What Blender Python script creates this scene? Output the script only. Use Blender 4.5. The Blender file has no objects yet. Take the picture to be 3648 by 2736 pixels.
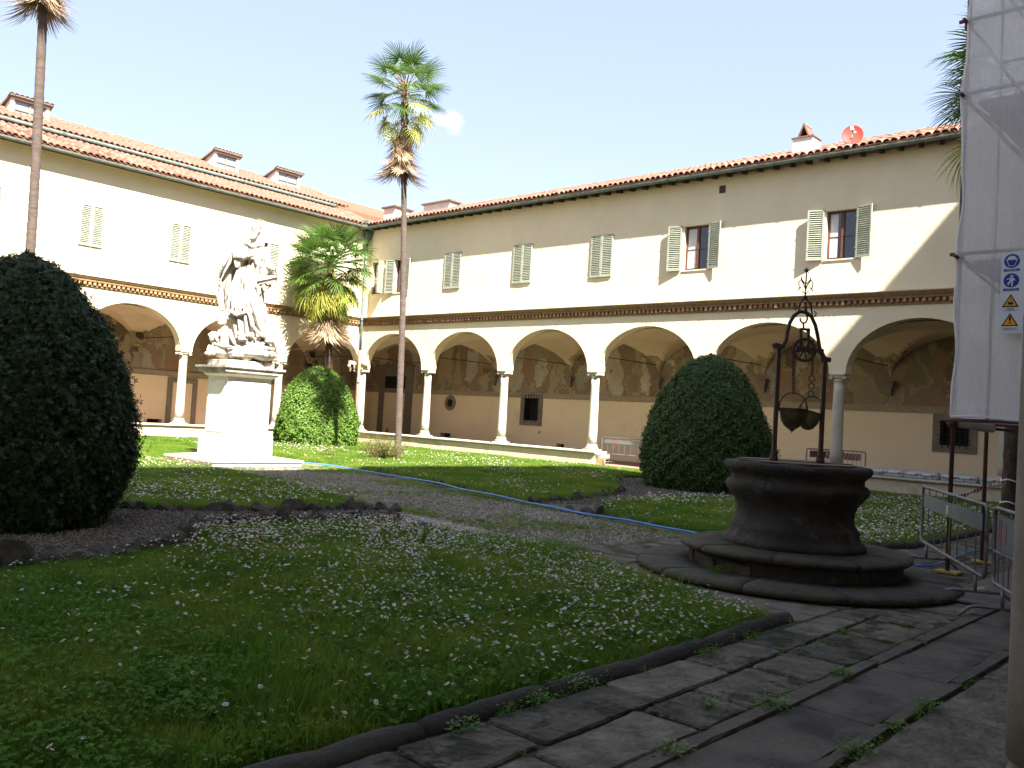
import bpy, bmesh, math, random
import numpy as np
from mathutils import Vector, Matrix, Euler
R = math.radians
random.seed(7); RNG = np.random.default_rng(7)
sc = bpy.context.scene
COL = sc.collection
# ------------------------------------------------------------------ camera
cd = bpy.data.cameras.new('camera'); cam = bpy.data.objects.new('camera', cd); COL.objects.link(cam); sc.camera = cam
cd.sensor_width = 36.0; cd.lens = 3167.3/3648*36; cd.clip_start = 0.05; cd.clip_end = 2000
CR = Vector((0.74197707, 0.66783991, 0.05882081)); CU = Vector((-0.01834475, -0.06747939, 0.997552)); CF = Vector((-0.67017423, 0.74123976, 0.03781681))
m = Matrix.Identity(4)
for i in range(3):
    m[i][0] = CR[i]; m[i][1] = CU[i]; m[i][2] = -CF[i]
m[0][3], m[1][3], m[2][3] = 31.8276, -24.9911, 1.55
cam.matrix_world = m
# ------------------------------------------------------------------ sky, sun, exposure
SUN = Vector((1.0, -0.4, 1.2)).normalized()
w = bpy.data.worlds.new('World'); sc.world = w; w.use_nodes = True
nt = w.node_tree; nt.nodes.clear()
out = nt.nodes.new('ShaderNodeOutputWorld'); bg = nt.nodes.new('ShaderNodeBackground')
sky = nt.nodes.new('ShaderNodeTexSky'); sky.sky_type = 'NISHITA'; sky.sun_disc = False
sky.sun_elevation = math.asin(SUN.z); sky.sun_rotation = math.atan2(SUN.x, SUN.y)
sky.air_density = 1.0; sky.dust_density = 1.0; sky.ozone_density = 0.8; sky.altitude = 50
bg.inputs['Strength'].default_value = 0.106
tc = nt.nodes.new('ShaderNodeTexCoord')
def cloud_mask(direction, size, sx, nscale, thr):
    mp = nt.nodes.new('ShaderNodeVectorMath'); mp.operation = 'SUBTRACT'
    nt.links.new(tc.outputs['Generated'], mp.inputs[0]); mp.inputs[1].default_value = direction
    ml = nt.nodes.new('ShaderNodeVectorMath'); ml.operation = 'MULTIPLY'; ml.inputs[1].default_value = (1/size, 1/size, sx/size)
    nt.links.new(mp.outputs[0], ml.inputs[0])
    ln = nt.nodes.new('ShaderNodeVectorMath'); ln.operation = 'LENGTH'; nt.links.new(ml.outputs[0], ln.inputs[0])
    ns = nt.nodes.new('ShaderNodeTexNoise'); ns.inputs['Scale'].default_value = nscale; ns.inputs['Detail'].default_value = 6
    nt.links.new(tc.outputs['Generated'], ns.inputs['Vector'])
    ad = nt.nodes.new('ShaderNodeMath'); ad.operation = 'MULTIPLY_ADD'; ad.inputs[1].default_value = 2.4; 
    nt.links.new(ns.outputs['Fac'], ad.inputs[0]); ad.inputs[2].default_value = -1.2
    a2 = nt.nodes.new('ShaderNodeMath'); a2.operation = 'ADD'; nt.links.new(ad.outputs[0], a2.inputs[0]); nt.links.new(ln.outputs['Value'], a2.inputs[1])
    mr = nt.nodes.new('ShaderNodeMapRange'); mr.inputs['From Min'].default_value = thr; mr.inputs['From Max'].default_value = thr*-0.3
    mr.inputs['To Min'].default_value = 0; mr.inputs['To Max'].default_value = .5; mr.interpolation_type = 'SMOOTHSTEP'
    nt.links.new(a2.outputs[0], mr.inputs['Value'])
    return mr.outputs[0]
cm = cloud_mask((-0.698, 0.643, 0.3135), 0.024, 2.0, 38, 1.0)
mx = nt.nodes.new('ShaderNodeMix'); mx.data_type = 'RGBA'
nt.links.new(cm, mx.inputs[0]); mx.inputs[7].default_value = (4.6, 4.5, 4.4, 1)
tn = nt.nodes.new('ShaderNodeVectorMath'); tn.operation = 'MULTIPLY'; tn.inputs[1].default_value = (0.95, 0.80, 0.74); nt.links.new(sky.outputs[0], tn.inputs[0]); hz = nt.nodes.new('ShaderNodeMix'); hz.data_type = 'RGBA'; hz.inputs[0].default_value = 0.62; hz.inputs[7].default_value = (1.38, 1.63, 2.2, 1); nt.links.new(tn.outputs[0], hz.inputs[6]); nt.links.new(hz.outputs[2], mx.inputs[6])
nt.links.new(mx.outputs[2], bg.inputs['Color']); nt.links.new(bg.outputs[0], out.inputs[0])
sl = bpy.data.lights.new('sun', 'SUN'); sun = bpy.data.objects.new('sun', sl); COL.objects.link(sun)
sl.energy = 5.0; sl.angle = R(0.5); sl.color = (1.0, 0.955, 0.88)
sun.rotation_euler = SUN.to_track_quat('Z', 'Y').to_euler(); sun.location = (40, -30, 40)
sc.cycles.max_bounces = 12; sc.cycles.diffuse_bounces = 8
sc.view_settings.view_transform = 'Standard'; sc.view_settings.look = 'None'
sc.view_settings.exposure = 2.22; sc.view_settings.gamma = 1.0; sc.view_settings.use_curve_mapping = False

# ------------------------------------------------------------------ materials
def pmat(name, c1, c2=None, scale=3.0, rough=0.85, bump=0.0, bscale=30.0, detail=6, rnd=0.0, metal=0.0, spec=0.3,
         c3=None, s3=1.0, t3=(0.5, 0.7), trans=0.0, alpha=1.0, stretch=None):
    m = bpy.data.materials.new(name); m.use_nodes = True; n = m.node_tree; L = n.links
    b = n.nodes['Principled BSDF']; b.inputs['Roughness'].default_value = rough; b.inputs['Metallic'].default_value = metal
    b.inputs['Specular IOR Level'].default_value = spec
    geo = n.nodes.new('ShaderNodeNewGeometry'); vec = geo.outputs['Position']
    if stretch:
        v = n.nodes.new('ShaderNodeVectorMath'); v.operation = 'MULTIPLY'; v.inputs[1].default_value = stretch
        L.new(vec, v.inputs[0]); vec = v.outputs[0]
    colr = None
    if c2 is not None:
        ns = n.nodes.new('ShaderNodeTexNoise'); ns.inputs['Scale'].default_value = scale; ns.inputs['Detail'].default_value = detail
        ns.inputs['Roughness'].default_value = 0.62
        L.new(vec, ns.inputs['Vector'])
        rp = n.nodes.new('ShaderNodeMapRange'); rp.inputs['From Min'].default_value = 0.32; rp.inputs['From Max'].default_value = 0.68
        L.new(ns.outputs['Fac'], rp.inputs['Value'])
        mx = n.nodes.new('ShaderNodeMix'); mx.data_type = 'RGBA'; mx.inputs[6].default_value = (*c1, 1); mx.inputs[7].default_value = (*c2, 1)
        L.new(rp.outputs[0], mx.inputs[0]); colr = mx.outputs[2]
    if c3 is not None:
        ns = n.nodes.new('ShaderNodeTexNoise'); ns.inputs['Scale'].default_value = s3; ns.inputs['Detail'].default_value = 8; ns.inputs['Roughness'].default_value = 0.7
        L.new(vec, ns.inputs['Vector'])
        rp = n.nodes.new('ShaderNodeMapRange'); rp.inputs['From Min'].default_value = t3[0]; rp.inputs['From Max'].default_value = t3[1]
        L.new(ns.outputs['Fac'], rp.inputs['Value'])
        mx = n.nodes.new('ShaderNodeMix'); mx.data_type = 'RGBA'
        if colr: L.new(colr, mx.inputs[6])
        else: mx.inputs[6].default_value = (*c1, 1)
        mx.inputs[7].default_value = (*c3, 1); L.new(rp.outputs[0], mx.inputs[0]); colr = mx.outputs[2]
    if rnd > 0:
        oi = n.nodes.new('ShaderNodeObjectInfo')
        hs = n.nodes.new('ShaderNodeHueSaturation')
        mr = n.nodes.new('ShaderNodeMapRange'); mr.inputs['To Min'].default_value = 1-rnd; mr.inputs['To Max'].default_value = 1+rnd
        L.new(oi.outputs['Random'], mr.inputs['Value']); L.new(mr.outputs[0], hs.inputs['Value'])
        if colr: L.new(colr, hs.inputs['Color'])
        else: hs.inputs['Color'].default_value = (*c1, 1)
        colr = hs.outputs[0]
    if colr: L.new(colr, b.inputs['Base Color'])
    else: b.inputs['Base Color'].default_value = (*c1, 1)
    if bump > 0:
        ns = n.nodes.new('ShaderNodeTexNoise'); ns.inputs['Scale'].default_value = bscale; ns.inputs['Detail'].default_value = 5
        L.new(vec, ns.inputs['Vector'])
        bp = n.nodes.new('ShaderNodeBump'); bp.inputs['Strength'].default_value = 1.0; bp.inputs['Distance'].default_value = bump
        L.new(ns.outputs['Fac'], bp.inputs['Height']); L.new(bp.outputs[0], b.inputs['Normal'])
    if trans > 0:
        tr = n.nodes.new('ShaderNodeBsdfTranslucent'); ms = n.nodes.new('ShaderNodeMixShader'); ms.inputs[0].default_value = trans
        if colr: L.new(colr, tr.inputs['Color'])
        else: tr.inputs['Color'].default_value = (*c1, 1)
        o = n.nodes['Material Output']; L.new(b.outputs[0], ms.inputs[1]); L.new(tr.outputs[0], ms.inputs[2]); L.new(ms.outputs[0], o.inputs[0])
    return m

M = {}
M['plaster'] = pmat('cream_plaster', (0.75, 0.655, 0.475), (0.69, 0.595, 0.42), 0.9, 0.92, 0.006, 14, detail=10, c3=(0.62, 0.53, 0.37), s3=1.3, t3=(0.56, 0.82), stretch=(1, 1, 0.6))
M['plaster_pale'] = pmat('pale_plaster', (0.80, 0.685, 0.485), (0.75, 0.635, 0.44), 0.8, 0.92, 0.003, 12, c3=(0.50, 0.41, 0.31), s3=1.1, t3=(0.58, 0.85))
M['plinth'] = pmat('worn_plinth_plaster', (0.66, 0.56, 0.40), (0.58, 0.46, 0.31), 1.2, 0.95, 0.01, 12, c3=(0.40, 0.30, 0.20), s3=2.2, t3=(0.52, 0.72))
M['stone'] = pmat('pale_sandstone', (0.50, 0.46, 0.37), (0.42, 0.38, 0.30), 2.5, 0.85, 0.006, 25, c3=(0.27, 0.24, 0.20), s3=3, t3=(0.6, 0.8))
M['pietra'] = pmat('grey_pietra_serena', (0.24, 0.215, 0.17), (0.16, 0.145, 0.115), 3, 0.85, 0.006, 20)
M['frieze'] = pmat('painted_frieze_plaster', (0.31, 0.26, 0.185), (0.38, 0.32, 0.23), 2.0, 0.9, 0.003, 20, c3=(0.22, 0.17, 0.12), s3=5, t3=(0.5, 0.7), stretch=(1, 1, 3))
M['brick'] = pmat('terracotta_brick', (0.42, 0.235, 0.125), (0.33, 0.18, 0.10), 5, 0.9, 0.01, 30, rnd=0.22, c3=(0.20, 0.13, 0.08), s3=4, t3=(0.5, 0.75))
M['brickband'] = pmat('brown_brick_moulding', (0.30, 0.19, 0.085), (0.23, 0.145, 0.07), 3, 0.9, 0.012, 20, c3=(0.13, 0.09, 0.05), s3=5, t3=(0.5, 0.7), stretch=(3, 3, 1))
M['tile'] = pmat('terracotta_tile', (0.23, 0.11, 0.072), (0.155, 0.078, 0.055), 5, 0.9, 0.006, 30, rnd=0.5, c3=(0.19, 0.155, 0.12), s3=4.5, t3=(0.50, 0.66))
M['tilebed'] = pmat('tile_bed', (0.22, 0.10, 0.06), (0.16, 0.08, 0.05), 3, 0.95, 0.01, 20)
M['gutter'] = pmat('patinated_copper', (0.10, 0.135, 0.115), (0.16, 0.22, 0.185), 5, 0.7, 0.003, 20, c3=(0.05, 0.05, 0.045), s3=6, t3=(0.5, 0.7))
M['rustpipe'] = pmat('brown_drainpipe_paint', (0.26, 0.15, 0.10), (0.32, 0.24, 0.18), 3, 0.6, 0.002, 20, c3=(0.42, 0.40, 0.36), s3=3, t3=(0.62, 0.66))
M['wood_dark'] = pmat('dark_rafter_wood', (0.06, 0.042, 0.03), (0.09, 0.065, 0.045), 6, 0.85, 0.003, 30)
M['soffit'] = pmat('terracotta_soffit', (0.30, 0.22, 0.15), (0.24, 0.17, 0.12), 4, 0.9)
M['shutter'] = pmat('grey_green_shutter_paint', (0.27, 0.29, 0.22), (0.36, 0.37, 0.29), 6, 0.7, 0.002, 30, rnd=0.18, c3=(0.42, 0.40, 0.33), s3=9, t3=(0.56, 0.7))
M['sash'] = pmat('brown_window_wood', (0.15, 0.055, 0.03), (0.11, 0.045, 0.028), 5, 0.6)
M['dark'] = pmat('dark_room', (0.015, 0.015, 0.017))
M['glass'] = pmat('window_glass', (0.03, 0.035, 0.045), rough=0.06, spec=0.8)
M['curtain'] = pmat('white_curtain', (0.62, 0.62, 0.62), (0.5, 0.5, 0.5), 20, 0.9, stretch=(6, 6, 0.3))
M['iron'] = pmat('rusted_wrought_iron', (0.045, 0.030, 0.028), (0.075, 0.045, 0.038), 12, 0.65, 0.002, 60, metal=0.3)
M['ironbar'] = pmat('black_iron_bar', (0.03, 0.025, 0.025), rough=0.7)
M['bucket'] = pmat('tarnished_copper_lit_streaks', (0.17, 0.16, 0.085), (0.06, 0.045, 0.025), 12, 0.38, 0.003, 25, metal=0.5, c3=(0.30, 0.30, 0.17), s3=3, t3=(0.5, 0.7), stretch=(1, 1, .4))  # tarnished copper; the pale green streaks paint in light on the bowl
M['wellstone'] = pmat('blackened_sandstone', (0.058, 0.050, 0.040), (0.020, 0.017, 0.014), 2.4, 0.82, 0.02, 24, detail=12, c3=(0.15, 0.13, 0.105), s3=3.2, t3=(0.58, 0.76), rnd=.1)
M['steptop'] = pmat('mossy_step_stone', (0.095, 0.083, 0.064), (0.035, 0.030, 0.024), 4, 0.85, 0.02, 25, detail=12, c3=(0.06, 0.068, 0.03), s3=1.6, t3=(0.5, 0.66), rnd=.15)
M['marble'] = pmat('weathered_shaded_marble', (0.50, 0.46, 0.39), (0.33, 0.29, 0.24), 6, 0.65, 0.012, 26, c3=(0.13, 0.105, 0.085), s3=6, t3=(0.53, 0.64), stretch=(1, 1, .35))  # dark streaks: weathering, also standing in for shade in the drapery
M['pedestal'] = pmat('pedestal_marble', (0.76, 0.73, 0.66), (0.68, 0.64, 0.56), 1.5, 0.7, 0.003, 25, c3=(0.42, 0.37, 0.30), s3=2.5, t3=(0.58, 0.8), stretch=(1, 1, .3))
M['pedcap'] = pmat('grimy_cornice_marble', (0.52, 0.48, 0.42), (0.16, 0.14, 0.12), 3.5, 0.8, 0.006, 25, stretch=(1, 1, .25))
M['gold'] = pmat('tarnished_gilt', (0.35, 0.25, 0.10), rough=0.45, metal=0.7)
M['paving'] = pmat('worn_paving_stone', (0.185, 0.160, 0.122), (0.060, 0.051, 0.039), 4.5, 0.8, 0.035, 18, detail=12, rnd=0.25, c3=(0.20, 0.18, 0.145), s3=30, t3=(0.62, 0.70))
M['mosspaving'] = pmat('mossy_paving_stone', (0.165, 0.142, 0.107), (0.055, 0.047, 0.035), 5.5, 0.85, 0.035, 20, detail=12, rnd=0.25, c3=(0.026, 0.030, 0.009), s3=3.2, t3=(0.50, 0.58))
M['channel'] = pmat('smooth_channel_stone', (0.135, 0.116, 0.089), (0.075, 0.064, 0.050), 3.0, 0.75, 0.012, 25, detail=12, rnd=0.12, c3=(0.032, 0.028, 0.023), s3=1.6, t3=(0.48, 0.62))
M['lip'] = pmat('worn_channel_lip', (0.125, 0.110, 0.088), (0.075, 0.066, 0.053), 6, 0.85, 0.015, 30, rnd=0.15)
M['joint'] = pmat('mossy_joint_soil', (0.065, 0.056, 0.036), (0.035, 0.046, 0.014), 7, 0.97, 0.02, 40)
M['soil'] = pmat('dark_soil', (0.055, 0.043, 0.028), (0.035, 0.028, 0.020), 6, 0.97, 0.02, 30, c3=(0.030, 0.042, 0.012), s3=1.5, t3=(0.45, 0.6))
M['sandsoil'] = pmat('sandy_soil', (0.24, 0.19, 0.13), (0.18, 0.145, 0.095), 3, 0.97, 0.02, 30, c3=(0.10, 0.13, 0.04), s3=1.2, t3=(0.42, 0.6))
M['kerb'] = pmat('round_kerb_stone', (0.062, 0.054, 0.043), (0.036, 0.031, 0.026), 3, 0.9, 0.015, 22, rnd=0.2, c3=(0.030, 0.034, 0.014), s3=1.5, t3=(0.55, 0.7))
M['cap'] = pmat('weathered_cap_tile', (0.20, 0.14, 0.10), (0.13, 0.095, 0.075), 6, 0.9, 0.006, 30, rnd=.3)
M['rock'] = pmat('edging_rock', (0.10, 0.092, 0.077), (0.038, 0.035, 0.030), 4, 0.92, 0.02, 25, rnd=0.3, c3=(0.05, 0.052, 0.022), s3=4, t3=(0.55, 0.7))
M['trunk'] = pmat('palm_trunk_bark', (0.155, 0.118, 0.098), (0.085, 0.062, 0.05), 5, 0.95, 0.02, 30, stretch=(1, 1, 5))
M['fibre'] = pmat('palm_fibre_bark', (0.10, 0.065, 0.04), (0.05, 0.034, 0.024), 6, 0.97, 0.05, 22, c3=(.3,.24,.17), s3=12, t3=(.62,.72))
M['frond'] = pmat('green_frond', (0.13, 0.22, 0.04), (0.08, 0.155, 0.033), 1.5, 0.45, rnd=0.3, trans=0.3)
M['frondy'] = pmat('yellowing_frond', (0.40, 0.37, 0.05), (0.22, 0.27, 0.04), 1.5, 0.55, rnd=0.2, trans=0.25)
M['frondd'] = pmat('dead_frond', (0.46, 0.34, 0.22), (0.28, 0.20, 0.13), 3.0, 0.8, rnd=0.25, trans=0.15)
M['fruit'] = pmat('orange_palm_fruit', (0.45, 0.18, 0.03))
def leafmat(name, a, b, trans=0.2, rough=0.5): return pmat(name, a, b, 9, rough, trans=trans, spec=0.4)
M['leafyew'] = leafmat('yew_leaf', (0.018, 0.042, 0.013), (0.036, 0.078, 0.020))
M['leafbox'] = leafmat('box_leaf', (0.030, 0.070, 0.016), (0.070, 0.135, 0.024))
M['leafsun'] = leafmat('sunlit_bush_leaf', (0.075, 0.16, 0.022), (0.16, 0.26, 0.034))  # leaf tone brightened to put sunlight into the middle bush
M['leafcore'] = pmat('bush_core_shade', (0.008, 0.010, 0.005), (0.016, 0.015, 0.008), 5, 0.95)  # near-black tone paints the shade in gaps between leaves
M['leafshrub'] = leafmat('thin_shrub_leaf', (0.17, 0.16, 0.04), (0.10, 0.12, 0.03))
M['twig'] = pmat('brown_twig', (0.16, 0.085, 0.045))
M['grass'] = pmat('grass_blade', (0.135, 0.265, 0.020), (0.075, 0.175, 0.018), 1.6, 0.5, trans=0.5, c3=(0.23, 0.30, 0.035), s3=1.1, t3=(0.45, 0.62))
M['clover'] = pmat('ground_leaf', (0.085, 0.21, 0.026), (0.16, 0.32, 0.038), 9.0, 0.45, trans=0.35)
M['petal'] = pmat('daisy_petal', (0.84, 0.85, 0.95), rough=0.6, trans=0.2)
M['yolk'] = pmat('daisy_centre', (0.60, 0.42, 0.05))
M['purple'] = pmat('iris_petal', (0.16, 0.12, 0.34))
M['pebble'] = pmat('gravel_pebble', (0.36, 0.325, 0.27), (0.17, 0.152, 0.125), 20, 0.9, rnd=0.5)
M['pebbledark'] = pmat('shaded_gravel_pebble', (0.20, 0.178, 0.145), (0.085, 0.075, 0.06), 20, 0.9, rnd=0.5)  # darker pebbles for the gravel round the left and right bushes
M['hose'] = pmat('blue_plastic_hose', (0.06, 0.24, 0.60), (0.09, 0.30, 0.66), 6, 0.4)
M['tube'] = pmat('galvanised_tube', (0.24, 0.24, 0.26), (0.13, 0.12, 0.13), 7, 0.5, metal=0.55, c3=(0.12, 0.06, 0.04), s3=5, t3=(0.58, 0.68))
M['rusttube'] = pmat('rusty_maroon_tube', (0.11, 0.045, 0.04), (0.16, 0.075, 0.06), 6, 0.7, 0.001, 40, c3=(0.08, 0.07, 0.07), s3=4, t3=(0.5, 0.6))
M['panel'] = pmat('grey_barrier_sheet', (0.20, 0.225, 0.24), (0.15, 0.17, 0.185), 4, 0.5, metal=0.3)
M['white'] = pmat('white_paint', (0.75, 0.75, 0.75), rough=0.5)
M['black'] = pmat('black_print', (0.02, 0.02, 0.022), rough=0.6)
M['red'] = pmat('red_paint', (0.50, 0.03, 0.03), rough=0.5)
M['redpale'] = pmat('faded_red_marker', (0.45, 0.10, 0.12), rough=0.6)
M['redstripe'] = pmat('faded_red_stripe', (0.22, 0.05, 0.045), rough=0.7)
M['green'] = pmat('green_print', (0.03, 0.30, 0.10), rough=0.5)
M['blue'] = pmat('sign_blue', (0.01, 0.045, 0.28), rough=0.4)
M['yellow'] = pmat('sign_yellow', (0.75, 0.38, 0.01), rough=0.4)
M['signwhite'] = pmat('sign_white', (0.62, 0.66, 0.72), rough=0.35)
M['dish'] = pmat('red_dish_paint', (0.42, 0.045, 0.03), rough=0.6)
M['chimney'] = pmat('white_render', (0.75, 0.71, 0.64), (0.66, 0.60, 0.52), 2, 0.9, c3=(.4,.36,.3), s3=2, t3=(.6,.8))
M['bag'] = pmat('cement_bag_paper', (0.62, 0.62, 0.60), (0.5, 0.5, 0.48), 6, 0.6)
M['wrap'] = pmat('grey_cellophane', (0.33, 0.33, 0.31), (0.42, 0.42, 0.40), 6, 0.35)
M['pad'] = pmat('yellow_wooden_pad', (0.45, 0.33, 0.09), (0.36, 0.26, 0.08), 8, 0.8)
M['ply'] = pmat('grey_plywood', (0.20, 0.16, 0.13), (0.15, 0.12, 0.10), 3, 0.85, stretch=(5, 1, 1))
M['floor'] = pmat('terracotta_floor', (0.32, 0.20, 0.15), (0.26, 0.17, 0.13), 2, 0.85, c3=(0.2, 0.15, .12), s3=4, t3=(.5, .7))
M['lid'] = pmat('rusty_steel_lid', (0.13, 0.085, 0.065), (0.08, 0.055, 0.045), 3, 0.75, 0.002, 30)
M['whitecloth'] = pmat('white_plastic_wrap', (0.6, 0.6, 0.58), (0.45, 0.45, 0.43), 15, 0.5)
# gravel ground
def gravelmat(name, ca, cb, moss, mt):
    m = pmat(name, ca, cb, 45, 0.95, 0.012, 90, c3=moss, s3=1.6, t3=mt, detail=4)
    return m
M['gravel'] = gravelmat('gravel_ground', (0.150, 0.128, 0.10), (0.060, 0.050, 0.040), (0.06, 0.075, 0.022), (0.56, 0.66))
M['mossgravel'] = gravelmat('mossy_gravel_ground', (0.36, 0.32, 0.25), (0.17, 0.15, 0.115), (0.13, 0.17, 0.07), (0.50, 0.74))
# fresco
def frescomat():
    m = bpy.data.materials.new('faded_fresco'); m.use_nodes = True; n = m.node_tree; L = n.links; b = n.nodes['Principled BSDF']; b.inputs['Roughness'].default_value = 0.95
    b.inputs['Specular IOR Level'].default_value = 0.1
    geo = n.nodes.new('ShaderNodeNewGeometry')
    n1 = n.nodes.new('ShaderNodeTexNoise'); n1.inputs['Scale'].default_value = 2.2; n1.inputs['Detail'].default_value = 8; n1.inputs['Roughness'].default_value = .65
    L.new(geo.outputs['Position'], n1.inputs['Vector'])
    mxv = n.nodes.new('ShaderNodeMix'); mxv.data_type = 'VECTOR'; mxv.inputs[0].default_value = 0.5
    L.new(geo.outputs['Position'], mxv.inputs[4]); L.new(n1.outputs['Color'], mxv.inputs[5])
    sc_ = n.nodes.new('ShaderNodeVectorMath'); sc_.operation = 'MULTIPLY'; sc_.inputs[1].default_value = (3.4, 3.4, 1.7); L.new(mxv.outputs[1], sc_.inputs[0])
    vo = n.nodes.new('ShaderNodeTexVoronoi'); vo.inputs['Scale'].default_value = 1.0; vo.feature = 'SMOOTH_F1'; vo.inputs['Smoothness'].default_value = 0.35; L.new(sc_.outputs[0], vo.inputs['Vector'])
    r = n.nodes.new('ShaderNodeValToRGB'); e = r.color_ramp.elements
    sp = n.nodes.new('ShaderNodeSeparateColor'); L.new(vo.outputs['Color'], sp.inputs[0]); L.new(sp.outputs[0], r.inputs[0])
    cols = [(0.0, (0.09, 0.07, 0.045)), (0.2, (0.44, 0.36, 0.235)), (0.36, (0.20, 0.18, 0.13)), (0.5, (0.34, 0.20, 0.13)), (0.66, (0.16, 0.125, 0.08)), (0.82, (0.42, 0.42, 0.37)), (1.0, (0.58, 0.49, 0.34))]
    e[0].position, e[0].color = cols[0][0], (*cols[0][1], 1); e[1].position, e[1].color = cols[-1][0], (*cols[-1][1], 1)
    for p_, c_ in cols[1:-1]:
        q = e.new(p_); q.color = (*c_, 1)
    n2 = n.nodes.new('ShaderNodeTexNoise'); n2.inputs['Scale'].default_value = 0.9; n2.inputs['Detail'].default_value = 9; n2.inputs['Roughness'].default_value = 0.7
    L.new(geo.outputs['Position'], n2.inputs['Vector'])
    mr = n.nodes.new('ShaderNodeMapRange'); mr.inputs['From Min'].default_value = 0.35; mr.inputs['From Max'].default_value = 0.65; mr.inputs['To Min'].default_value = 0.35; mr.inputs['To Max'].default_value = 1.0
    L.new(n2.outputs['Fac'], mr.inputs['Value'])
    mx = n.nodes.new('ShaderNodeMix'); mx.data_type = 'RGBA'; L.new(mr.outputs[0], mx.inputs[0]); mx.inputs[6].default_value = (0.25, 0.20, 0.135, 1); L.new(r.outputs[0], mx.inputs[7])
    L.new(mx.outputs[2], b.inputs['Base Color'])
    return m
M['fresco'] = frescomat()
# net: woven, translucent, partly see-through
def netmat():
    m = bpy.data.materials.new('grey_scaffold_netting'); m.use_nodes = True; n = m.node_tree; L = n.links; b = n.nodes['Principled BSDF']
    b.inputs['Base Color'].default_value = (0.90, 0.90, 0.93, 1); b.inputs['Roughness'].default_value = 0.8
    geo = n.nodes.new('ShaderNodeNewGeometry')
    ns = n.nodes.new('ShaderNodeTexNoise'); ns.inputs['Scale'].default_value = 1.0
    sv = n.nodes.new('ShaderNodeVectorMath'); sv.operation = 'MULTIPLY'; sv.inputs[1].default_value = (120, 120, 6); L.new(geo.outputs['Position'], sv.inputs[0]); L.new(sv.outputs[0], ns.inputs['Vector'])
    n2 = n.nodes.new('ShaderNodeTexNoise'); n2.inputs['Scale'].default_value = 3.0; sv2 = n.nodes.new('ShaderNodeVectorMath'); sv2.operation = 'MULTIPLY'; sv2.inputs[1].default_value = (4, 4, 130)
    L.new(geo.outputs['Position'], sv2.inputs[0]); L.new(sv2.outputs[0], n2.inputs['Vector'])
    ad = n.nodes.new('ShaderNodeMath'); ad.operation = 'ADD'; L.new(ns.outputs['Fac'], ad.inputs[0]); L.new(n2.outputs['Fac'], ad.inputs[1])
    mr = n.nodes.new('ShaderNodeMapRange'); mr.inputs['From Min'].default_value = 0.6; mr.inputs['From Max'].default_value = 1.4; mr.inputs['To Min'].default_value = 0.14; mr.inputs['To Max'].default_value = 0.42
    L.new(ad.outputs[0], mr.inputs['Value'])
    tl = n.nodes.new('ShaderNodeBsdfTranslucent'); tl.inputs['Color'].default_value = (0.90, 0.90, 0.93, 1)
    tp = n.nodes.new('ShaderNodeBsdfTransparent')
    m1 = n.nodes.new('ShaderNodeMixShader'); m1.inputs[0].default_value = 0.45; L.new(b.outputs[0], m1.inputs[1]); L.new(tl.outputs[0], m1.inputs[2])
    m2 = n.nodes.new('ShaderNodeMixShader'); L.new(mr.outputs[0], m2.inputs[0]); L.new(m1.outputs[0], m2.inputs[1]); L.new(tp.outputs[0], m2.inputs[2])
    L.new(m2.outputs[0], n.nodes['Material Output'].inputs[0])
    return m
M['net'] = netmat()

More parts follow.
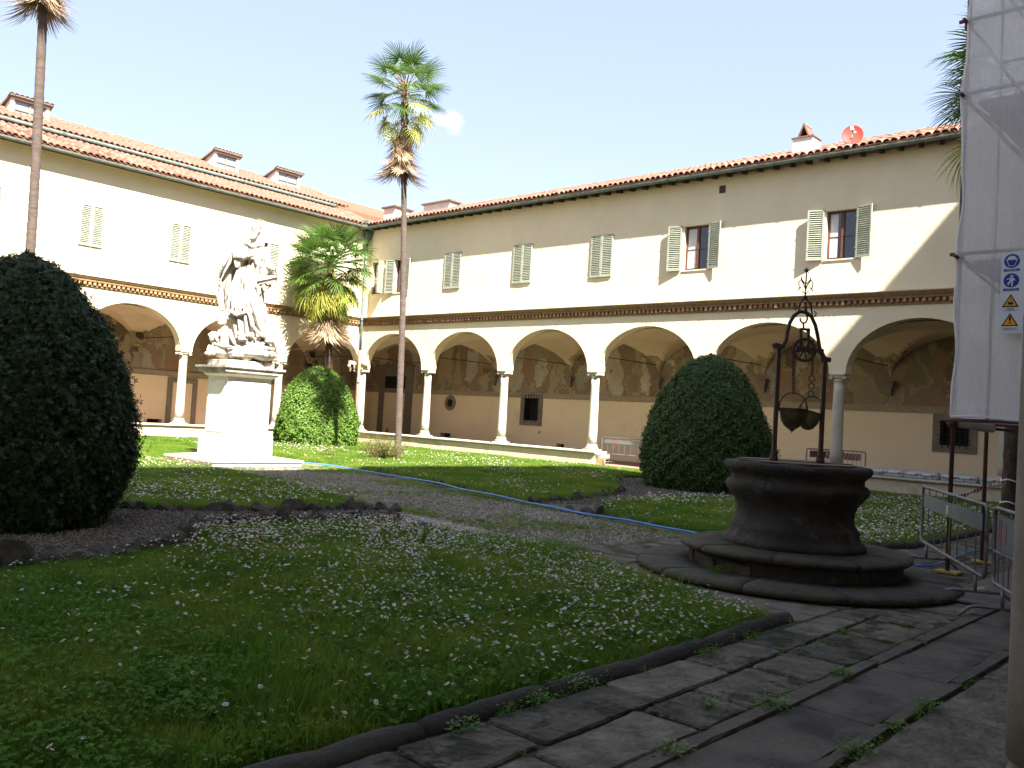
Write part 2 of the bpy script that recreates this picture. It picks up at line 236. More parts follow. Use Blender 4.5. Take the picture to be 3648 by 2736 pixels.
# ------------------------------------------------------------------ mesh builder
class MB:
    def __init__(s): s.v = []; s.f = []; s.n = 0
    def add(s, vs, fs):
        s.v.extend([tuple(map(float, q)) for q in vs]); s.f.extend([tuple(i+s.n for i in f) for f in fs]); s.n += len(vs); return s
    def box(s, x0, x1, y0, y1, z0, z1, M4=None):
        vs = [(x0,y0,z0),(x1,y0,z0),(x1,y1,z0),(x0,y1,z0),(x0,y0,z1),(x1,y0,z1),(x1,y1,z1),(x0,y1,z1)]
        if M4 is not None: vs = [tuple(M4 @ Vector(q)) for q in vs]
        return s.add(vs, [(0,3,2,1),(4,5,6,7),(0,1,5,4),(1,2,6,5),(2,3,7,6),(3,0,4,7)])
    def rings(s, rings, closed=True, caps=True):
        n = len(rings[0]); vs = [q for r in rings for q in r]; fs = []
        for i in range(len(rings)-1):
            for j in range(n if closed else n-1):
                a = i*n+j; b = i*n+(j+1) % n; fs.append((a, b, b+n, a+n))
        if caps and closed:
            fs.append(tuple(range(n-1, -1, -1))); fs.append(tuple((len(rings)-1)*n+j for j in range(n)))
        return s.add(vs, fs)
    def lathe(s, prof, seg=32, c=(0,0,0), a0=0, a1=2*math.pi, sx=1, sy=1):
        full = abs(a1-a0-2*math.pi) < 1e-6; k = seg if full else seg+1
        rr = [[(c[0]+r*sx*math.cos(a0+(a1-a0)*j/seg), c[1]+r*sy*math.sin(a0+(a1-a0)*j/seg), c[2]+z) for j in range(k)] for r, z in prof]
        return s.rings(rr, closed=full, caps=full)
    def tube(s, pts, rad, seg=8, caps=True, closed=False):
        pts = [Vector(q) for q in pts]; n = len(pts)
        if not hasattr(rad, '__len__'): rad = [rad]*n
        rings = []; up = None
        for i, q in enumerate(pts):
            if closed: t = pts[(i+1) % n]-pts[i-1]
            else: t = pts[min(i+1, n-1)]-pts[max(i-1, 0)]
            t.normalize()
            if up is None:
                up = Vector((0,0,1)) if abs(t.z) < 0.9 else Vector((1,0,0))
            side = t.cross(up).normalized(); up = side.cross(t).normalized()
            rings.append([q+rad[i]*(math.cos(2*math.pi*j/seg)*side+math.sin(2*math.pi*j/seg)*up) for j in range(seg)])
        if closed: rings.append(rings[0]); return s.rings(rings, True, False)
        return s.rings(rings, True, caps)
    def prism(s, poly, z0, z1, M4=None):
        n = len(poly); vs = [(x, y, z0) for x, y in poly]+[(x, y, z1) for x, y in poly]
        if M4 is not None: vs = [tuple(M4 @ Vector(q)) for q in vs]
        return s.add(vs, [tuple(range(n-1, -1, -1)), tuple(range(n, 2*n))]+[(i, (i+1) % n, (i+1) % n+n, i+n) for i in range(n)])
    def sphere(s, c, r, seg=10, rg=7, M4=None):
        if not hasattr(r, '__len__'): r = (r, r, r)
        vs = [(0,0,-1)]; fs = []
        for i in range(1, rg):
            a = -math.pi/2+math.pi*i/rg
            for j in range(seg): vs.append((math.cos(a)*math.cos(2*math.pi*j/seg), math.cos(a)*math.sin(2*math.pi*j/seg), math.sin(a)))
        vs.append((0,0,1)); t = len(vs)-1
        for j in range(seg): fs.append((0, 1+(j+1) % seg, 1+j))
        for i in range(rg-2):
            for j in range(seg):
                a = 1+i*seg+j; b = 1+i*seg+(j+1) % seg; fs.append((a, b, b+seg, a+seg))
        for j in range(seg): fs.append((t, 1+(rg-2)*seg+j, 1+(rg-2)*seg+(j+1) % seg))
        vs = [Vector((x*r[0], y*r[1], z*r[2])) for x, y, z in vs]
        if M4 is not None: vs = [M4 @ q for q in vs]
        return s.add([q+Vector(c) for q in vs], fs)
    def mesh(s, name, mat, smooth=False):
        me = bpy.data.meshes.new(name); me.from_pydata(s.v, [], s.f); me.materials.append(M[mat] if isinstance(mat, str) else mat)
        if smooth: me.shade_smooth()
        me.update(); return me
    def build(s, name, mat, parent=None, smooth=False, loc=(0,0,0), rot=(0,0,0)):
        return place(name, s.mesh(name, mat, smooth), parent, loc, rot)
def place(name, me, parent=None, loc=(0,0,0), rot=(0,0,0), scale=None):
    o = bpy.data.objects.new(name, me); COL.objects.link(o); o.parent = parent; o.location = loc; o.rotation_euler = rot
    if scale is not None: o.scale = scale
    return o
def tag(o, label, cat, group=None, kind=None):
    o['label'] = label; o['category'] = cat
    if group: o['group'] = group
    if kind: o['kind'] = kind
    return o
def struct(o, label=None):
    o['kind'] = 'structure'
    if label: o['label'] = label
    return o
def empty(name, loc=(0,0,0), rz=0.0):
    o = bpy.data.objects.new(name, None); COL.objects.link(o); o.location = loc; o.rotation_euler = (0,0,rz); o.empty_display_size = 0.2; return o
def npmesh(name, V, F, mat, smooth=False):
    V = np.asarray(V, dtype=np.float32); F = np.asarray(F, dtype=np.int32); k = F.shape[1]
    me = bpy.data.meshes.new(name); me.vertices.add(len(V)); me.vertices.foreach_set('co', V.ravel())
    me.loops.add(F.size); me.loops.foreach_set('vertex_index', F.ravel()); me.polygons.add(len(F))
    me.polygons.foreach_set('loop_start', np.arange(0, F.size, k, dtype=np.int32)); me.polygons.foreach_set('loop_total', np.full(len(F), k, dtype=np.int32))
    me.update(calc_edges=True); me.materials.append(M[mat] if isinstance(mat, str) else mat)
    if smooth: me.shade_smooth()
    return me
def textobj(txt, size, mat, parent, loc, rot, name='lettering', ext=0.0008, sx=1.0, align='CENTER'):
    c = bpy.data.curves.new(name, 'FONT'); c.body = txt; c.size = size; c.extrude = ext; c.align_x = align; c.align_y = 'CENTER'; c.resolution_u = 2
    t = bpy.data.objects.new('tmp', c); me = bpy.data.meshes.new_from_object(t); bpy.data.objects.remove(t); me.materials.clear(); me.materials.append(M[mat])
    return place(name, me, parent, loc, rot, (sx, 1, 1))
# ------------------------------------------------------------------ cloister wings (local x along the facade, local y into the building, courtyard at -y)
HC, HA, HP, D = 3.34, 4.874, 0.563, 4.2
CAMP = Vector((31.8276, -24.9911, 1.55))
def wall_holes(mb, a0, a1, z0, z1, y, holes, depth=0.2):
    A = sorted({a0, a1, *[h[0] for h in holes], *[h[1] for h in holes]}); Z = sorted({z0, z1, *[h[2] for h in holes], *[h[3] for h in holes]})
    A = [q for q in A if a0 <= q <= a1]; Z = [q for q in Z if z0 <= q <= z1]
    for i in range(len(A)-1):
        for j in range(len(Z)-1):
            ca, cz = (A[i]+A[i+1])/2, (Z[j]+Z[j+1])/2
            if any(h[0] < ca < h[1] and h[2] < cz < h[3] for h in holes): continue
            mb.add([(A[i],y,Z[j]),(A[i+1],y,Z[j]),(A[i+1],y,Z[j+1]),(A[i],y,Z[j+1])], [(0,1,2,3)])
    for h in holes:
        x0,x1,q0,q1 = h[:4]; y1 = y+depth
        mb.add([(x0,y,q0),(x1,y,q0),(x1,y,q1),(x0,y,q1),(x0,y1,q0),(x1,y1,q0),(x1,y1,q1),(x0,y1,q1)], [(0,4,5,1),(1,5,6,2),(2,6,7,3),(3,7,4,0)])
def arch_pts(c, hw, n=22):
    return [(c-hw*math.cos(math.pi*i/n), HC+(HA-HC)*math.sin(math.pi*i/n)) for i in range(n+1)]
# shared column meshes
def col_meshes(r0=0.168, r1=0.142, z0=HP, tag_=''):
    h = HC-z0
    b = MB(); b.box(-.235,.235,-.235,.235,0,.055)
    b.lathe([(.225,.055),(.238,.08),(.232,.11),(.205,.125),(.19,.135),(.185,.15),(.195,.165),(.2,.18),(.19,.2),(.172,.215),(r0+.002,.235)], 32)
    s = MB(); prof = [(r0,.235)]+[(r0-(r0-r1)*(t**1.5), .235+(h-.225-.235)*t) for t in [i/8 for i in range(1,9)]]; s.lathe(prof, 32)
    c = MB(); zc = h-.225
    c.lathe([(r1,zc),(r1+.022,zc+.012),(r1+.02,zc+.03),(r1,zc+.04),(r1+.002,zc+.085),(r1+.05,zc+.12),(r1+.052,zc+.14)], 32)
    c.box(-.215,.215,-.215,.215,zc+.185,zc+.225); c.box(-.195,.195,-.175,.175,zc+.135,zc+.185)
    for sx in (-1,1):
        for sy in (-1,1):
            pts = []
            for i in range(22):
                a = i*.55; rr = .062*math.exp(-.13*a)
                pts.append((sx*(.185)+sx*0+rr*math.cos(a+math.pi/2)*sx, sy*.178, zc+.118+rr*math.sin(a+math.pi/2)))
            c.tube(pts, [.017*math.exp(-.03*i) for i in range(22)], 6)
        c.tube([(sx*.2,-.17,zc+.12),(sx*.2,0,zc+.12),(sx*.2,.17,zc+.12)], [.055,.04,.055], 12)
    return b.mesh('column_base','stone',False), s.mesh('column_shaft','stone',True), c.mesh('column_capital','stone',False), h
CB, CS, CC, CH = col_meshes()
def coppo(L=.44, r0=.098, r1=.078, mat='tile'):
    b = MB(); n = 7; rg = []
    for (yy, r, z) in ((0, r0, 0), (L, r1, .012)):
        outer = [(r*math.cos(math.pi*i/n), yy, z+r*math.sin(math.pi*i/n)*.9) for i in range(n+1)]
        inner = [((r-.014)*math.cos(math.pi*i/n), yy, z+(r-.014)*math.sin(math.pi*i/n)*.9) for i in range(n, -1, -1)]
        rg.append(outer+inner)
    b.rings(rg, True, True); return b.mesh('roof_tile', mat)
TILE = coppo(); CAPT = coppo(mat='cap')
def tile_field(root, cols, rows, zfun, slope, skip, camloc, limit=300, name='roof_tile'):
    """individual terracotta tiles, nearest as objects, the rest as one part"""
    ang = math.atan(slope); L = []
    for a in cols:
        ja = random.uniform(-.012, .012)
        for y in rows:
            z = zfun(a, y)
            if skip(a, y): continue
            L.append((a+ja+random.uniform(-.008,.008), y+random.uniform(-.015,.015), z+.055+random.uniform(-.004,.006), ang, random.uniform(-.05,.05)))
    L.sort(key=lambda q: (Vector(q[:3])-camloc).length)
    for q in L[:limit]:
        place(name, TILE, root, q[:3], (q[3], 0, q[4]))
    if len(L) > limit:
        base = np.array([v.co[:] for v in TILE.vertices]); FS = [tuple(p.vertices) for p in TILE.polygons]; mb = MB()
        for q in L[limit:]:
            mt = Matrix.Translation(q[:3]) @ Euler((q[3], 0, q[4])).to_matrix().to_4x4(); A = np.array(mt)
            vs = base @ A[:3,:3].T + A[:3,3]; mb.add(vs.tolist(), FS)
        o = mb.build('roof_tiles', 'tile', root); o['kind'] = 'stuff'
def shutter_mesh(w, h):
    b = MB(); t = .035; f = .05
    b.box(0,w,-t,0,0,f*1.3); b.box(0,w,-t,0,h-f,h); b.box(0,f,-t,0,f*1.3,h-f); b.box(w-f,w,-t,0,f*1.3,h-f)
    b.box(f,w-f,-.006,0,f*1.3,h-f)
    for z in (h*.2, h*.8):
        b.box(-.02,.06,-t-.008,-t,z-.015,z+.015)
    return b.mesh('shutter','shutter')
def slat_mesh(w):
    b = MB(); b.add([(0,-.004,0),(w,-.004,0),(w,-.034,-.022),(0,-.034,-.022),(0,-.004,.008),(w,-.004,.008),(w,-.034,-.014),(0,-.034,-.014)], [(0,1,2,3),(7,6,5,4),(0,4,5,1),(1,5,6,2),(2,6,7,3),(3,7,4,0)])
    return b.mesh('slat','shutter')
_sh = {}
def shutter(root, a, z, w, h, ang=0.0, hinge='l', y=-.115):
    key = (round(w,3), round(h,3))
    if key not in _sh: _sh[key] = (shutter_mesh(w,h), slat_mesh(w-.1))
    sm, sl_ = _sh[key]
    # hinge side decides pivot: rotate about vertical through hinge edge
    if hinge == 'l': o = place('shutter', sm, root, (a, y, z), (0,0,-ang))
    else:
        o = place('shutter', sm, root, (a+w*(1-math.cos(ang)), y-w*math.sin(ang), z), (0,0,ang))
    n = int((h-.115)/.062)
    for i in range(n):
        place('slat', sl_, o, (.05, 0, .085+.062*i+.01))
    return o
def open_window(root, a0, a1, z0, z1, curtain=None, y=-.1):
    w, h = a1-a0, z1-z0
    f = MB(); t = .045; yy = y+.13
    f.box(0,w,yy,yy+.06,0,t); f.box(0,w,yy,yy+.06,h-t,h); f.box(0,t,yy,yy+.06,t,h-t); f.box(w-t,w,yy,yy+.06,t,h-t)
    f.box(w/2-.035,w/2+.035,yy-.012,yy+.05,t,h-t)
    for s in (0,1):
        x0 = t if s == 0 else w/2+.035; x1 = w/2-.035 if s == 0 else w-t
        f.box(x0,x1,yy+.01,yy+.045,h*.47,h*.47+.022); f.box(x0,x0+.022,yy+.005,yy+.05,t,h-t); f.box(x1-.022,x1,yy+.005,yy+.05,t,h-t)
    o = f.build('window','sash',root,loc=(a0,0,z0))
    g = MB(); g.box(0,w/2-t-.035,0,.006,0,h-2*t); gm = g.mesh('pane','glass')
    for s in (0,1): place('pane', gm, o, ((t if s == 0 else w/2+.035), yy+.03, t))
    k = MB(); yb = yy+.07; k.add([(0,yb,0),(w,yb,0),(w,yb,h),(0,yb,h),(0,yb+1.0,0),(w,yb+1.0,0),(w,yb+1.0,h),(0,yb+1.0,h)], [(0,1,5,4),(1,2,6,5),(2,3,7,6),(3,0,4,7),(4,5,6,7)]); k.build('dark_interior','dark',o)
    if curtain is not None:
        c = MB(); x0, x1 = curtain; n = 14; pts = [(x0+(x1-x0)*i/n, yy+.0245+.0015*math.sin(i*2.1)) for i in range(n+1)]
        c.add([(x,q,.08) for x,q in pts]+[(x,q,h-.08) for x,q in pts], [(i,i+1,i+n+2,i+n+1) for i in range(n)]); c.build('curtain','curtain',o)
    s_ = MB(); s_.box(-.03,w+.03,y-.03,y+.13,-.04,0); s_.build('sill','plaster',o)
    return o
def grille_window(root, a0, a1, z0, z1, fw=.22, y=D, bars=(5,6)):
    w, h = a1-a0, z1-z0
    f = MB(); q = fw
    f.box(-q,w+q,y-.045,y+.02,-q,0); f.box(-q,w+q,y-.045,y+.02,h,h+q*.9); f.box(-q,0,y-.045,y+.02,0,h); f.box(w,w+q,y-.045,y+.02,0,h)
    o = f.build('window','pietra',root,loc=(a0,0,z0))
    k = MB(); k.add([(0,y+.02,0),(w,y+.02,0),(w,y+.02,h),(0,y+.02,h),(0,y+.4,0),(w,y+.4,0),(w,y+.4,h),(0,y+.4,h)], [(0,1,5,4),(1,2,6,5),(2,3,7,6),(3,0,4,7),(4,5,6,7)]); k.build('dark_interior','dark',o)
    v = MB(); v.tube([(0,y-.07,-.1),(0,y-.07,h+.1)], .012, 6); vm = v.mesh('iron_bar','ironbar')
    hb = MB(); hb.tube([(-.07,y-.07,0),(w+.07,y-.07,0)], .012, 6); hm = hb.mesh('iron_bar','ironbar')
    for i in range(bars[0]): place('iron_bar', vm, o, (w*(i+.5)/bars[0],0,0))
    for i in range(bars[1]): place('iron_bar', hm, o, (0,0,h*(i+.5)/bars[1]))
def vault_bay(a0, a1, y0, y1, n=26):
    vs = []; c, hw = (a0+a1)/2, (a1-a0)/2; cy, hy = (y0+y1)/2, (y1-y0)/2
    def g(u): return math.sqrt(max(0, 1-u*u))
    us = [-math.cos(math.pi*i/n) for i in range(n+1)]
    for v in us:
        for u in us:
            z = HC+.03+1.47*max(g(u), g(v)); vs.append((c+hw*u, cy+hy*v, z))
    fs = [(j*(n+1)+i, j*(n+1)+i+1, (j+1)*(n+1)+i+1, (j+1)*(n+1)+i) for j in range(n) for i in range(n)]
    return vs, fs
def vaultmat():
    m = bpy.data.materials.new('vault_plaster_with_painted_springers'); m.use_nodes = True; n = m.node_tree; L = n.links; b = n.nodes['Principled BSDF']; b.inputs['Roughness'].default_value = .95
    geo = n.nodes.new('ShaderNodeNewGeometry'); sep = n.nodes.new('ShaderNodeSeparateXYZ'); L.new(geo.outputs['Position'], sep.inputs[0])
    ns = n.nodes.new('ShaderNodeTexNoise'); ns.inputs['Scale'].default_value = 1.6; ns.inputs['Detail'].default_value = 7; L.new(geo.outputs['Position'], ns.inputs['Vector'])
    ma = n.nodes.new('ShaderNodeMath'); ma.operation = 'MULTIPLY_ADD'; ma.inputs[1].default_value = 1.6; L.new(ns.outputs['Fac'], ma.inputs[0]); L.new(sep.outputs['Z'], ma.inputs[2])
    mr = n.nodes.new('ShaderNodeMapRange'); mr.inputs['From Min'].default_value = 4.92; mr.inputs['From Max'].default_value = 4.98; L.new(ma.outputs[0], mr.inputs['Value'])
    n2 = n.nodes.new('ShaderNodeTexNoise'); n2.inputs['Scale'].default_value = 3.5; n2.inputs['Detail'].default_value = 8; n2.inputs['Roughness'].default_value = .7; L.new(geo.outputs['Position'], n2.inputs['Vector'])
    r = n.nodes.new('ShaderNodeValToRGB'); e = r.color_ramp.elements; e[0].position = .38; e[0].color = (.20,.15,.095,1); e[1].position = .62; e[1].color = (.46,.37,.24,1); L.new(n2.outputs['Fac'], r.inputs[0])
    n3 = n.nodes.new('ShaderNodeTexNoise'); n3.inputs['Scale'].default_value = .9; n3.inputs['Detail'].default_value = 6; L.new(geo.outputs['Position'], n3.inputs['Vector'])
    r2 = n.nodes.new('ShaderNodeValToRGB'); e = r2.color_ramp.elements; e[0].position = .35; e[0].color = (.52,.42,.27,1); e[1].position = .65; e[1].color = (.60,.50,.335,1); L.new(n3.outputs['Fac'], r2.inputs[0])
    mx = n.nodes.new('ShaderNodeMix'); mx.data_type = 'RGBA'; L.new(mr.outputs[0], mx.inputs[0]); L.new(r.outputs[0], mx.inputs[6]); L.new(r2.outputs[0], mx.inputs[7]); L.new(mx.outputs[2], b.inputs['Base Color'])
    return m
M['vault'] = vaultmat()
def cartouche():
    b = MB(); rnd = random.Random(3)
    b.tube([(.24*math.cos(a), .0, .29*math.sin(a)) for a in [2*math.pi*i/24 for i in range(24)]], .05, 8, closed=True)
    for i in range(26):
        a = rnd.uniform(0, 2*math.pi); rr = rnd.uniform(.3, .5); b.sphere((rr*math.cos(a)*1.05, rnd.uniform(-.02,.03), rr*math.sin(a)*.95), (rnd.uniform(.05,.11), .04, rnd.uniform(.04,.09)), 8, 5)
    b.sphere((0,0,-.62),(.13,.05,.16),8,6); b.sphere((-.33,0,.42),(.15,.05,.07),8,5); b.sphere((.33,0,.42),(.15,.05,.07),8,5)
    return b.mesh('stucco_cartouche','frieze')
CART = cartouche()
def disc_mesh(r, mat, t=.02):
    b = MB(); b.lathe([(r,-t),(r,0)], 24); me = b.mesh('medallion', mat); me.transform(Matrix.Rotation(R(90), 4, 'X')); return me
def wing(loc, rz, label, cols, a_lo, a_hi, bays, holes=(), detail=1, slope=.37, ridge=4.0, zg=9.60, back_holes=(), name='cloister_wing', plinths=(), arch_hw=None, dent=None, tiles=None, step=None, rafter=True, vault_y0=.3, colz0=True):
    root = empty(name, loc, rz); tag(root, label, 'building')
    M4 = Matrix.Translation(loc) @ Matrix.Rotation(rz, 4, 'Z'); camloc = M4.inverted() @ CAMP
    w = MB(); ZT = 5.24
    # arcade wall with arches
    edges = [a_lo]
    for (c0, c1) in bays:
        c = (c0+c1)/2; hw = (c1-c0)/2-.235
        ap = arch_pts(c, hw)
        if ap[0][0] > edges[-1]+1e-6:
            x0, x1 = edges[-1], ap[0][0]
            w.add([(x0,-.1,HC),(x1,-.1,HC),(x1,-.1,ZT),(x0,-.1,ZT),(x0,.3,HC),(x1,.3,HC),(x1,.3,ZT),(x0,.3,ZT)], [(0,1,2,3),(7,6,5,4),(4,5,1,0)])
        n = len(ap)
        vs = [(x,-.1,z) for x,z in ap]+[(x,-.1,ZT) for x,z in ap]+[(x,.3,z) for x,z in ap]+[(x,.3,ZT) for x,z in ap]; fs = []
        for i in range(n-1):
            fs += [(i,i+1,i+1+n,i+n), (2*n+i+1,2*n+i,3*n+i,3*n+i+1), (2*n+i,2*n+i+1,i+1,i)]
        w.add(vs, fs); edges.append(ap[-1][0])
    x0, x1 = edges[-1], a_hi
    if x1 > x0: w.add([(x0,-.1,HC),(x1,-.1,HC),(x1,-.1,ZT),(x0,-.1,ZT),(x0,.3,HC),(x1,.3,HC),(x1,.3,ZT),(x0,.3,ZT)], [(0,1,2,3),(7,6,5,4),(4,5,1,0)])
    wall_holes(w, a_lo, a_hi, ZT, zg-.02, -.1, [h for h in holes], .13)
    w.build('wall','plaster',root)
    # back wall, frieze, frescoes
    bl, bh = min(b[0] for b in bays)-(.0 if not detail else 0), a_hi
    if detail:
        bl = a_lo-4.3 if a_lo > -1 else a_lo; bh = a_hi if a_lo > -1 else a_hi+4.3
        if a_lo < -1: bl = a_lo
    lo = MB(); wall_holes(lo, bl, bh, 0, 2.46, D, back_holes, .4); lo.build('back_wall','plaster_pale',root)
    fr = MB(); fr.box(bl,bh,D-.03,D+.02,2.46,2.66); fr.box(bl,bh,D-.05,D-.03,2.63,2.67); fr.box(bl,bh,D-.045,D-.03,2.45,2.475); fr.build('frieze','frieze',root)
    hi = MB(); hi.add([(bl,D,2.66),(bh,D,2.66),(bh,D,5.3),(bl,D,5.3)], [(0,1,2,3)]); hi.build('fresco','fresco',root)
    va = MB()
    vb = list(bays)
    if detail and a_lo > -1: vb = [(-4.2, bays[0][0])]+vb
    if detail and a_lo < -1: pass
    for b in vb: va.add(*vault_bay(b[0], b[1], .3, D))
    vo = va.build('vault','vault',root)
    fl = MB(); fl.box(bl,bh,-.06 if not detail else .25,D+.1,-.1,.02 if not detail else .1); fl.build('floor','floor',root)
    cap = MB(); cap.add([(bl,.3,5.3),(bh,.3,5.3),(bh,D+4,5.3),(bl,D+4,5.3)], [(0,1,2,3)]); cap.build('upper_floor','plaster',root)
    # columns
    for a in cols:
        zb = HP if detail else 0.0
        if detail: s = place('column', CS, root, (a,.1,zb)); place('base', CB, s); place('capital', CC, s)
        else:
            cb, cs, cc, ch = NEARCOL; s = place('column', cs, root, (a,-.09,0)); place('base', cb, s); place('capital', cc, s)
    # corbels, rods, cartouches
    if detail:
        cb = MB(); cb.rings([[(-.07,-.08,-.45),(.07,-.08,-.45),(.07,.06,-.45),(-.07,.06,-.45)],[(-.09,-.16,-.25),(.09,-.16,-.25),(.09,.06,-.25),(-.09,.06,-.25)],[(-.17,-.26,-.08),(.17,-.26,-.08),(.17,.06,-.08),(-.17,.06,-.08)]])
        cb.box(-.2,.2,-.3,.06,-.08,-.045); cb.box(-.18,.18,-.27,.06,-.045,0.02); cbm = cb.mesh('corbel','pietra')
        rd = MB(); rd.tube([(0,.25,3.9),(0,D-.3,3.9)], .017, 6); rdm = rd.mesh('tie_rod','ironbar')
        dm = disc_mesh(.17,'wood_dark')
        for a in cols:
            if a < a_lo+.05 and a_lo > -1: pass
            place('corbel', cbm, root, (a,D,3.40)); place('tie_rod', rdm, root, (a,0,0))
            if a_lo < -1: c = place('stucco_cartouche', CART, root, (a,D-.34,4.03), (R(-22),0,0)); place('medallion', dm, c, (0,-.01,0))
    # string course
    prof = [(-.1,ZT),(-.15,ZT),(-.155,ZT+.05),(-.12,ZT+.055),(-.12,ZT+.17),(-.22,ZT+.172),(-.225,ZT+.21),(-.20,ZT+.225),(-.235,ZT+.26),(-.275,ZT+.32),(-.28,ZT+.345),(-.1,ZT+.347)]
    s0, s1 = a_lo, a_hi
    sm = MB(); sm.rings([[(s0,y,z) for y,z in prof],[(s1,y,z) for y,z in prof]], True, True); sm.build('string_course','brickband',root)
    s2 = MB(); s2.rings([[(x,-.10,ZT+.35),(x,-.30,ZT+.35),(x,-.305,ZT+.375),(x,-.10,ZT+.40)] for x in (s0,s1)]); s2.build('string_course_fillet','plinth',root)
    if dent:
        bm_ = MB(); bm_.box(-.045,.045,-.205,-.121,ZT+.065,ZT+.165); bmm = bm_.mesh('brick','brick')
        a = dent[0]; k = 0
        while a < dent[1] and k < 300:
            place('brick', bmm, root, (a+random.uniform(-.006,.006),random.uniform(-.006,.004),random.uniform(-.003,.003)), (0,0,random.uniform(-.03,.03))); a += .168; k += 1
    # plinth walls with coping stones
    for (p0, p1) in plinths:
        p = MB(); p.box(p0,p1,-.2,.42,-.1,.475); p.build('low_wall','plinth',root)
        n = max(1, round((p1-p0)/1.45)); L_ = (p1-p0+.08)/n
        c = MB(); g = .004; pr = [(-.215,.0),(-.235,.012),(-.265,.02),(-.285,.045),(-.28,.075),(-.265,.088),(.45,.088),(.45,0)]
        c.rings([[(x,y,.475+z) for y,z in pr] for x in (g, L_-g)], True, True); cm_ = c.mesh('coping_stone','stone')
        for i in range(n): place('coping_stone', cm_, root, (p0-.04+i*L_, random.uniform(-.004,.004), 0))
    # eaves: soffit, rafters, gutter
    so = MB(); so.add([(a_lo-.6,-.1,zg+.08),(a_hi,-.1,zg+.08),(a_hi,-.56,zg-.03),(a_lo-.6,-.56,zg-.03)], [(0,1,2,3)]); so.build('soffit','soffit' if rafter else 'plaster',root)
    if rafter:
        r_ = MB(); r_.add([(-.045,-.1,-.09),(.045,-.1,-.09),(.045,-.52,-.175),(-.045,-.52,-.175),(-.045,-.1,.07),(.045,-.1,.07),(.045,-.52,-.035),(-.045,-.52,-.035)], [(0,1,2,3),(7,6,5,4),(0,4,5,1),(1,5,6,2),(2,6,7,3),(3,7,4,0)])
        rm = r_.mesh('rafter','wood_dark'); a = a_lo+.3
        while a < a_hi-.3:
            if detail: place('rafter', rm, root, (a,0,zg))
            a += .52
    g = MB(); n = 9; rg = []
    for x in (a_lo-.5 if detail else a_lo, a_hi):
        o_ = [(x,-.575+.085*math.cos(math.pi+math.pi*i/n), zg-.01+.085*math.sin(math.pi+math.pi*i/n)) for i in range(n+1)]
        i_ = [(x,-.575+.077*math.cos(math.pi+math.pi*i/n), zg-.01+.077*math.sin(math.pi+math.pi*i/n)) for i in range(n,-1,-1)]
        rg.append(o_+i_)
    g.rings(rg, True, True); g.build('gutter','gutter',root)
    if detail:
        jn = MB(); jn.rings([[(x,-.575+.094*math.cos(math.pi+math.pi*i/n), zg-.01+.094*math.sin(math.pi+math.pi*i/n)) for i in range(n+1)]+[(x,-.575+.086*math.cos(math.pi+math.pi*i/n), zg-.01+.086*math.sin(math.pi+math.pi*i/n)) for i in range(n,-1,-1)] for x in (-.02,.02)]); jm = jn.mesh('gutter_joint','gutter')
        a = a_lo+.8
        while a < a_hi-.3: place('gutter_joint', jm, root, (a+random.uniform(-.15,.15),0,0)); a += 1.35
    # roof planes
    def zr(y):
        z = zg+.03+slope*(y+.57)
        if step and y > step[0]: z += step[1]
        return z
    rf = MB(); ys = [-.58]+([step[0]-.001, step[0]+.001] if step else [])+[ridge]
    ra0, ra1 = (a_lo-.6, a_hi) if a_lo > -1 else (a_lo, a_hi+.6)
    if detail and a_lo > -1: ra0 = -4.2
    if detail and a_lo < -1: ra1 = 4.2
    prof = [(y, zr(y)) for y in ys]+[(ridge+5, zr(ridge)-slope*5)]+[(ridge+5, zr(ridge)-slope*5-.12)]+[(y, zr(y)-.09) for y in ys[::-1]]
    rf.rings([[(x,y,z) for y,z in prof] for x in (ra0, ra1)], True, True); ro = rf.build('roof','tilebed',root)
    if not detail:
        g_ = MB(); g_.box(a_lo,a_hi,D+3.9,D+4,0,9.5); g_.build('rear_wall','plaster',root)
    return root, zr, camloc
NEARCOL = list(col_meshes(.205, .19, 0.0))
k = MB(); k.lathe([(.188,3.0),(.198,3.02),(.19,3.05),(.192,3.12),(.205,3.2),(.21,3.3),(.205,3.34)], 28); NEARCOL[2] = k.mesh('column_capital','pietra',True)
for q in NEARCOL[:3]: q.materials.clear(); q.materials.append(M['pietra'])
# --- the wing behind the well (runs along world x)
RB = [.084+4.33*k for k in range(8)]
R_open = [(.56,1.36,6.65,8.08),(2.1,2.66,6.65,8.08),(16.5,17.4,6.65,8.09),(21.22,22.1,6.64,8.06)]
R_back = [(-3.24,-1.66,2.46-.0001,2.46),(6.26,7.06,1.48,2.46),(23.3,24.12,1.49,2.27),(.99,1.72,.45,.64),(8.15,8.56,.42,.58)]
R_back = [h for h in R_back if h[3]-h[2] > .01]
WR, zrR, camR = wing((0,0,0), 0, 'long cream cloister wing with open green shutters and red dish, behind the well', RB, .1, 31.0, list(zip(RB[:-1], RB[1:])), R_open,
    back_holes=R_back, plinths=[(.1,13.45),(17.6,31.0)], dent=(.35,25.2), slope=.37, ridge=4.0)
# --- the wing behind the statue (runs along world y)
LB = [.106-4.23*k for k in range(8)][::-1]
L_open = [(-5.95,-5.15,6.65,8.06)]
WL, zrL, camL = wing((0,0,0), R(90), 'sunlit cream cloister wing with dormers on its roof, behind the statue', LB, -29.6, -.1, list(zip(LB[:-1], LB[1:])), L_open,
    back_holes=[(-7.63,-6.96,.46,.62)], plinths=[(-29.6,-.35)], dent=(-17.5,-.35), slope=.42, ridge=4.3, step=(1.55,.2), rafter=False)
